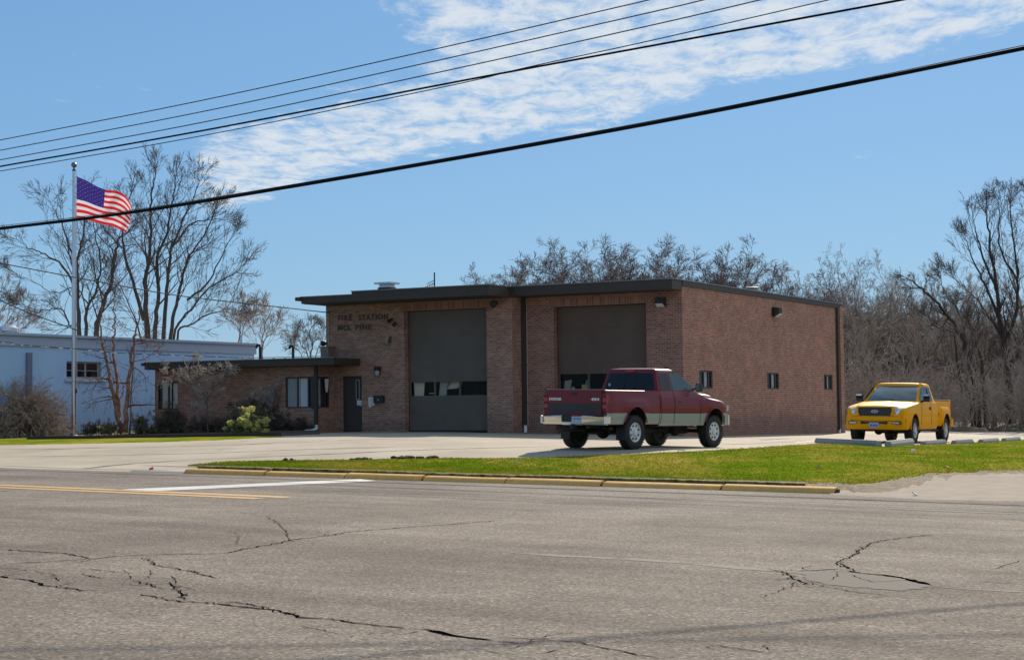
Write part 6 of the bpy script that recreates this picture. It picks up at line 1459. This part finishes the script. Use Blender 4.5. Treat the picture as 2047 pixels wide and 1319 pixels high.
# ------------------------------------------------------------------ small trees and shrubs by the buildings
PBi = dict(levels=3, kids=[4, 3, 2], ang=(45, 95), lr=.55, rr=.42, jit=.14, up=-.015, seg=.18, rmin=.006, t0=.18, dens=2.2, L1=1.35)
guided('birch_tree', 67.5, [
 [(243, 864), (232, 815), (220, 755), (211, 715), (203, 680), (201, 640), (204, 605)], [(243, 864), (238, 830), (233, 760), (227, 700), (228, 660), (229, 620), (230, 590)], [(251, 864), (252, 820), (258, 760), (263, 715), (268, 680), (276, 640), (283, 600)], [(268, 685), (285, 672), (305, 660)]],
 [.14, .125, .15, .05], PBi, 51, 'slender clump of three reddish peeling trunks in front of the blue wall', 'tree', None, M_birch, mat('reddish_twigs', (.13, .06, .045), .9), gz=-.05)
POr = dict(levels=3, kids=[5, 4, 3, 3], ang=(30, 75), lr=.55, rr=.6, jit=.2, up=.0, seg=.14, rmin=.008, t0=.2, dens=4.0, L1=.85)
M_ptw = mat('pale_grey_twigs', (.42, .36, .32), .9, var=.35)
guided('ornamental_tree', 66.3, [
 [(416, 866), (414, 830), (413, 805), (405, 780), (395, 755)], [(413, 805), (424, 780), (428, 755), (440, 740)], [(405, 782), (380, 765), (355, 752), (335, 745)], [(396, 758), (400, 735), (395, 722)], [(424, 780), (445, 758), (460, 750)], [(396, 800), (380, 775), (368, 758)]],
 [.055, .04, .035, .03, .03, .03], POr, 53, 'small bare ornamental tree with a flat tangle of pale twigs before the low wing', 'tree', None, mat('smooth_bark', (.12, .09, .075), .9), M_ptw, gz=-.1, zfun='free')
guided('bare_shrub', 66.6, [[(572, 866), (566, 830), (556, 800), (545, 785)], [(575, 866), (590, 820), (598, 800)], [(570, 866), (545, 820), (525, 790)]], [.03, .025, .025], dict(POr, L1=.7, dens=6), 54, 'thin bare shrub under the right-hand low wing window', 'shrub', None, M_twig, M_ptw, gz=-.1, zfun='free')
def dome(name, px, pyb, Yd, w, h, n, m, label, seed, drooping=True, cat='shrub'):
    rng = random.Random(seed); c = at(px, pyb, Yd); c.z = hgt(c.x, c.y); b = MB(); P = dict(levels=2, kids=[4, 3], ang=(15, 50), lr=.4, rr=.7, jit=.16, up=(-.10 if drooping else .03), seg=.2, rmin=.007, t0=.25)
    for k in range(n):
        a = rng.uniform(0, 6.283); el = rng.uniform(.25, 1.45); d = Vector((math.cos(a)*math.cos(el)*w/h, math.sin(a)*math.cos(el)*w/h, math.sin(el)+.2))
        branch(b, Vector((rng.gauss(0, w*.12), rng.gauss(0, w*.12), 0)), d, h*rng.uniform(.7, 1.15), rng.uniform(.012, .022), 0, P, rng)
    o = b.build(name, m, None); o.location = c; tag(o, label, cat); return o
dome('weeping_shrub', 38, 872, 68.0, 1.45, 1.8, 520, mat('shrub_twigs', (.30, .215, .17), .95, var=.5, vs=2, c2=(.42, .32, .26)), 'big rounded leafless shrub of drooping grey twigs at the left edge before the blue wall', 61)
def leafy(name, blobs, Yd, n, ls, m, label, seed, twigs=0, mt=None):
    """leafy shrub: leaf-sized faces through several uneven clumps, with stems inside"""
    rng = random.Random(seed); b = MB(); x0 = sum(q[0] for q in blobs)/len(blobs); c0 = at(x0, 866, Yd); c0.z = hgt(c0.x, c0.y)
    S = []
    for (px, py, rx, ry) in blobs:
        p = at(px, py, Yd+rng.uniform(-.3, .3))-c0; k = Yd/F_; S.append((p, rx*k, ry*k))
    tot = sum(s[1]*s[2] for s in S)
    for p, rx, rz in S:
        sub = [(p+Vector((rng.gauss(0, rx*.5), rng.gauss(0, rx*.5), rng.gauss(0, rz*.45))), rng.uniform(.14, .34)) for _ in range(26)]
        for _ in range(int(n*rx*rz/tot)):
            c, k = rng.choice(sub); v = rv(rng, 1).normalized()*(rng.random()**.45); q = c+Vector((v.x*rx*k, v.y*rx*k, v.z*rz*k*1.1))
            if q.z < 0: q.z = rng.uniform(0, .1)
            a = rv(rng, 1).normalized(); s_, u_ = basis(a); l = ls*rng.uniform(.6, 1.4); b.poly((q-s_*l, q-u_*l*.45, q+s_*l, q+u_*l*.45))
    o = empty(name, c0); tag(o, label, 'shrub'); b.build('foliage', m, o)
    tb = MB(); P = dict(levels=2, kids=[5, 3], ang=(15, 50), lr=.45, rr=.6, jit=.14, up=.0, seg=.15, rmin=.006, t0=.2)
    for p, rx, rz in S:
        for _ in range(6+twigs): branch(tb, Vector((p.x*.8+rng.gauss(0, .08), p.y+rng.gauss(0, .1), 0)), Vector((p.x*.2+rng.gauss(0, .25), rng.gauss(0, .25), 1)), (p.z+rz)*rng.uniform(.6, 1.1), .015, 0, P, rng)
    tb.build('stems', mt or M_twigd, o); return o
def leafmat(name, a, c, tr=.45, vs=8):
    M = bpy.data.materials.new(name); M.use_nodes = True; nt = M.node_tree; nt.nodes.clear(); o = N(nt, 'ShaderNodeOutputMaterial'); t = N(nt, 'ShaderNodeTexCoord')
    cc = mixc(nt, mapr(nt, noi(nt, t.outputs['Object'], vs, 4, .6), .36, .64), a, c); d = N(nt, 'ShaderNodeBsdfDiffuse'); L(nt, cc, d.inputs[0]); u = N(nt, 'ShaderNodeBsdfTranslucent'); L(nt, cc, u.inputs[0])
    mx = N(nt, 'ShaderNodeMixShader'); mx.inputs[0].default_value = tr; L(nt, d.outputs[0], mx.inputs[1]); L(nt, u.outputs[0], mx.inputs[2]); L(nt, mx.outputs[0], o.inputs[0]); return M
M_lyel = leafmat('yellow_green_leaf', (.80, .74, .32), (.55, .56, .18)); M_lgrn = leafmat('mid_green_leaf', (.16, .20, .04), (.28, .28, .08))
M_ldark = mat('dark_leaf', (.045, .058, .025), .7, var=.5, vs=8, c2=(.085, .06, .04)); M_lbrn = mat('russet_leaf', (.12, .075, .045), .8, var=.5, vs=8, c2=(.07, .07, .03))
leafy('golden_shrub', [(493, 846, 30, 24), (474, 853, 18, 14), (512, 851, 22, 18), (492, 824, 13, 14), (524, 850, 10, 14), (500, 832, 18, 14)], 62.6, 15000, .034, M_lyel, 'bright yellow green shrub, the only pale one along the low wing', 71)
leafy('green_shrub', [(216, 858, 15, 10), (230, 852, 9, 9), (205, 861, 10, 6)], 67, 1500, .030, M_lgrn, 'small green shrub at the foot of the birch clump', 72)
leafy('dark_shrub', [(184, 858, 7, 8), (190, 855, 6, 7), (176, 862, 6, 4)], 67.2, 700, .03, M_ldark, 'tiny dark shrub between the flagpole and the birch clump', 73)
leafy('green_shrub', [(288, 852, 14, 16), (282, 840, 8, 9), (300, 860, 14, 8), (276, 860, 8, 6)], 66.8, 2200, .030, M_lgrn, 'green shrub at the left corner of the low wing', 74)
leafy('dark_shrub', [(340, 845, 32, 24), (318, 855, 20, 12), (365, 855, 20, 14), (345, 828, 20, 12)], 66.9, 3800, .035, M_ldark, 'dark evergreen shrub under the left corner window', 75, 6)
leafy('dark_shrub', [(395, 855, 22, 12), (420, 857, 18, 10), (440, 852, 14, 14)], 66.5, 1800, .035, M_lbrn, 'low russet shrub around the ornamental tree trunk', 76, 5)
leafy('dark_shrub', [(480, 835, 30, 30), (520, 825, 30, 22), (462, 852, 18, 14), (495, 818, 25, 12)], 66.6, 4200, .035, M_ldark, 'tall dark shrub right behind the yellow green one', 77, 6)
leafy('dark_shrub', [(550, 845, 26, 20), (575, 855, 22, 12), (540, 830, 16, 14)], 66.3, 2600, .035, M_lbrn, 'brownish shrub right of the yellow green one', 78, 6)
leafy('dark_shrub', [(600, 852, 16, 12), (612, 858, 10, 6)], 66.0, 1300, .035, M_ldark, 'small dark shrub beside the white downspout boot', 79, 3)
# ground plants and stones in the bed
rng = random.Random(15); b = MB()
for k in range(420):
    px = rng.uniform(75, 275); p = G(px, rng.uniform(866, 873)); 
    for _ in range(5):
        q = p+Vector((rng.gauss(0, .12), rng.gauss(0, .1), .08+rng.random()*.14)); a = rv(rng, 1).normalized(); s_, u_ = basis(a); l = .035; b.poly((q-s_*l, q-u_*l*.5, q+s_*l, q+u_*l*.5))
tag(b.build('ground_cover', M_lgrn), 'low green ground cover sprouting in the bed round the flagpole', 'ground cover', kind='stuff')
for k, (px, py, s_) in enumerate(((118, 871, .28), (140, 870, .18), (185, 869, .3), (205, 869, .22), (12, 868, .22), (52, 868, .3), (80, 868.5, .25), (262, 870, .2))):
    p = G(px, py); b = MB(); b.sphere((0, 0, 0), s_, 0, rng.uniform(1.2, 1.9), 1, rng.uniform(.35, .5), 10); b.v = [(x+.06*noise.noise(Vector((x*5, y*5, z*5+k))), y+.06*noise.noise(Vector((x*5+9, y*5, z*5+k))), z) for x, y, z in b.v]
    o = b.build('stone', mat('bed_stone', (.30, .27, .24), .9, var=.3, vs=5), smooth=True, ang=40); o.location = (p.x, p.y, p.z+.08); tag(o, ('flat pale stone lying in the planting bed by the flagpole' if 100 < px else 'flat pale stone at the foot of the weeping shrub'), 'stone', 'stones in the bed by the flagpole' if px > 100 else 'stones below the weeping shrub')

for o in list(COL.objects):
    if '_h' in o: del o['_h']
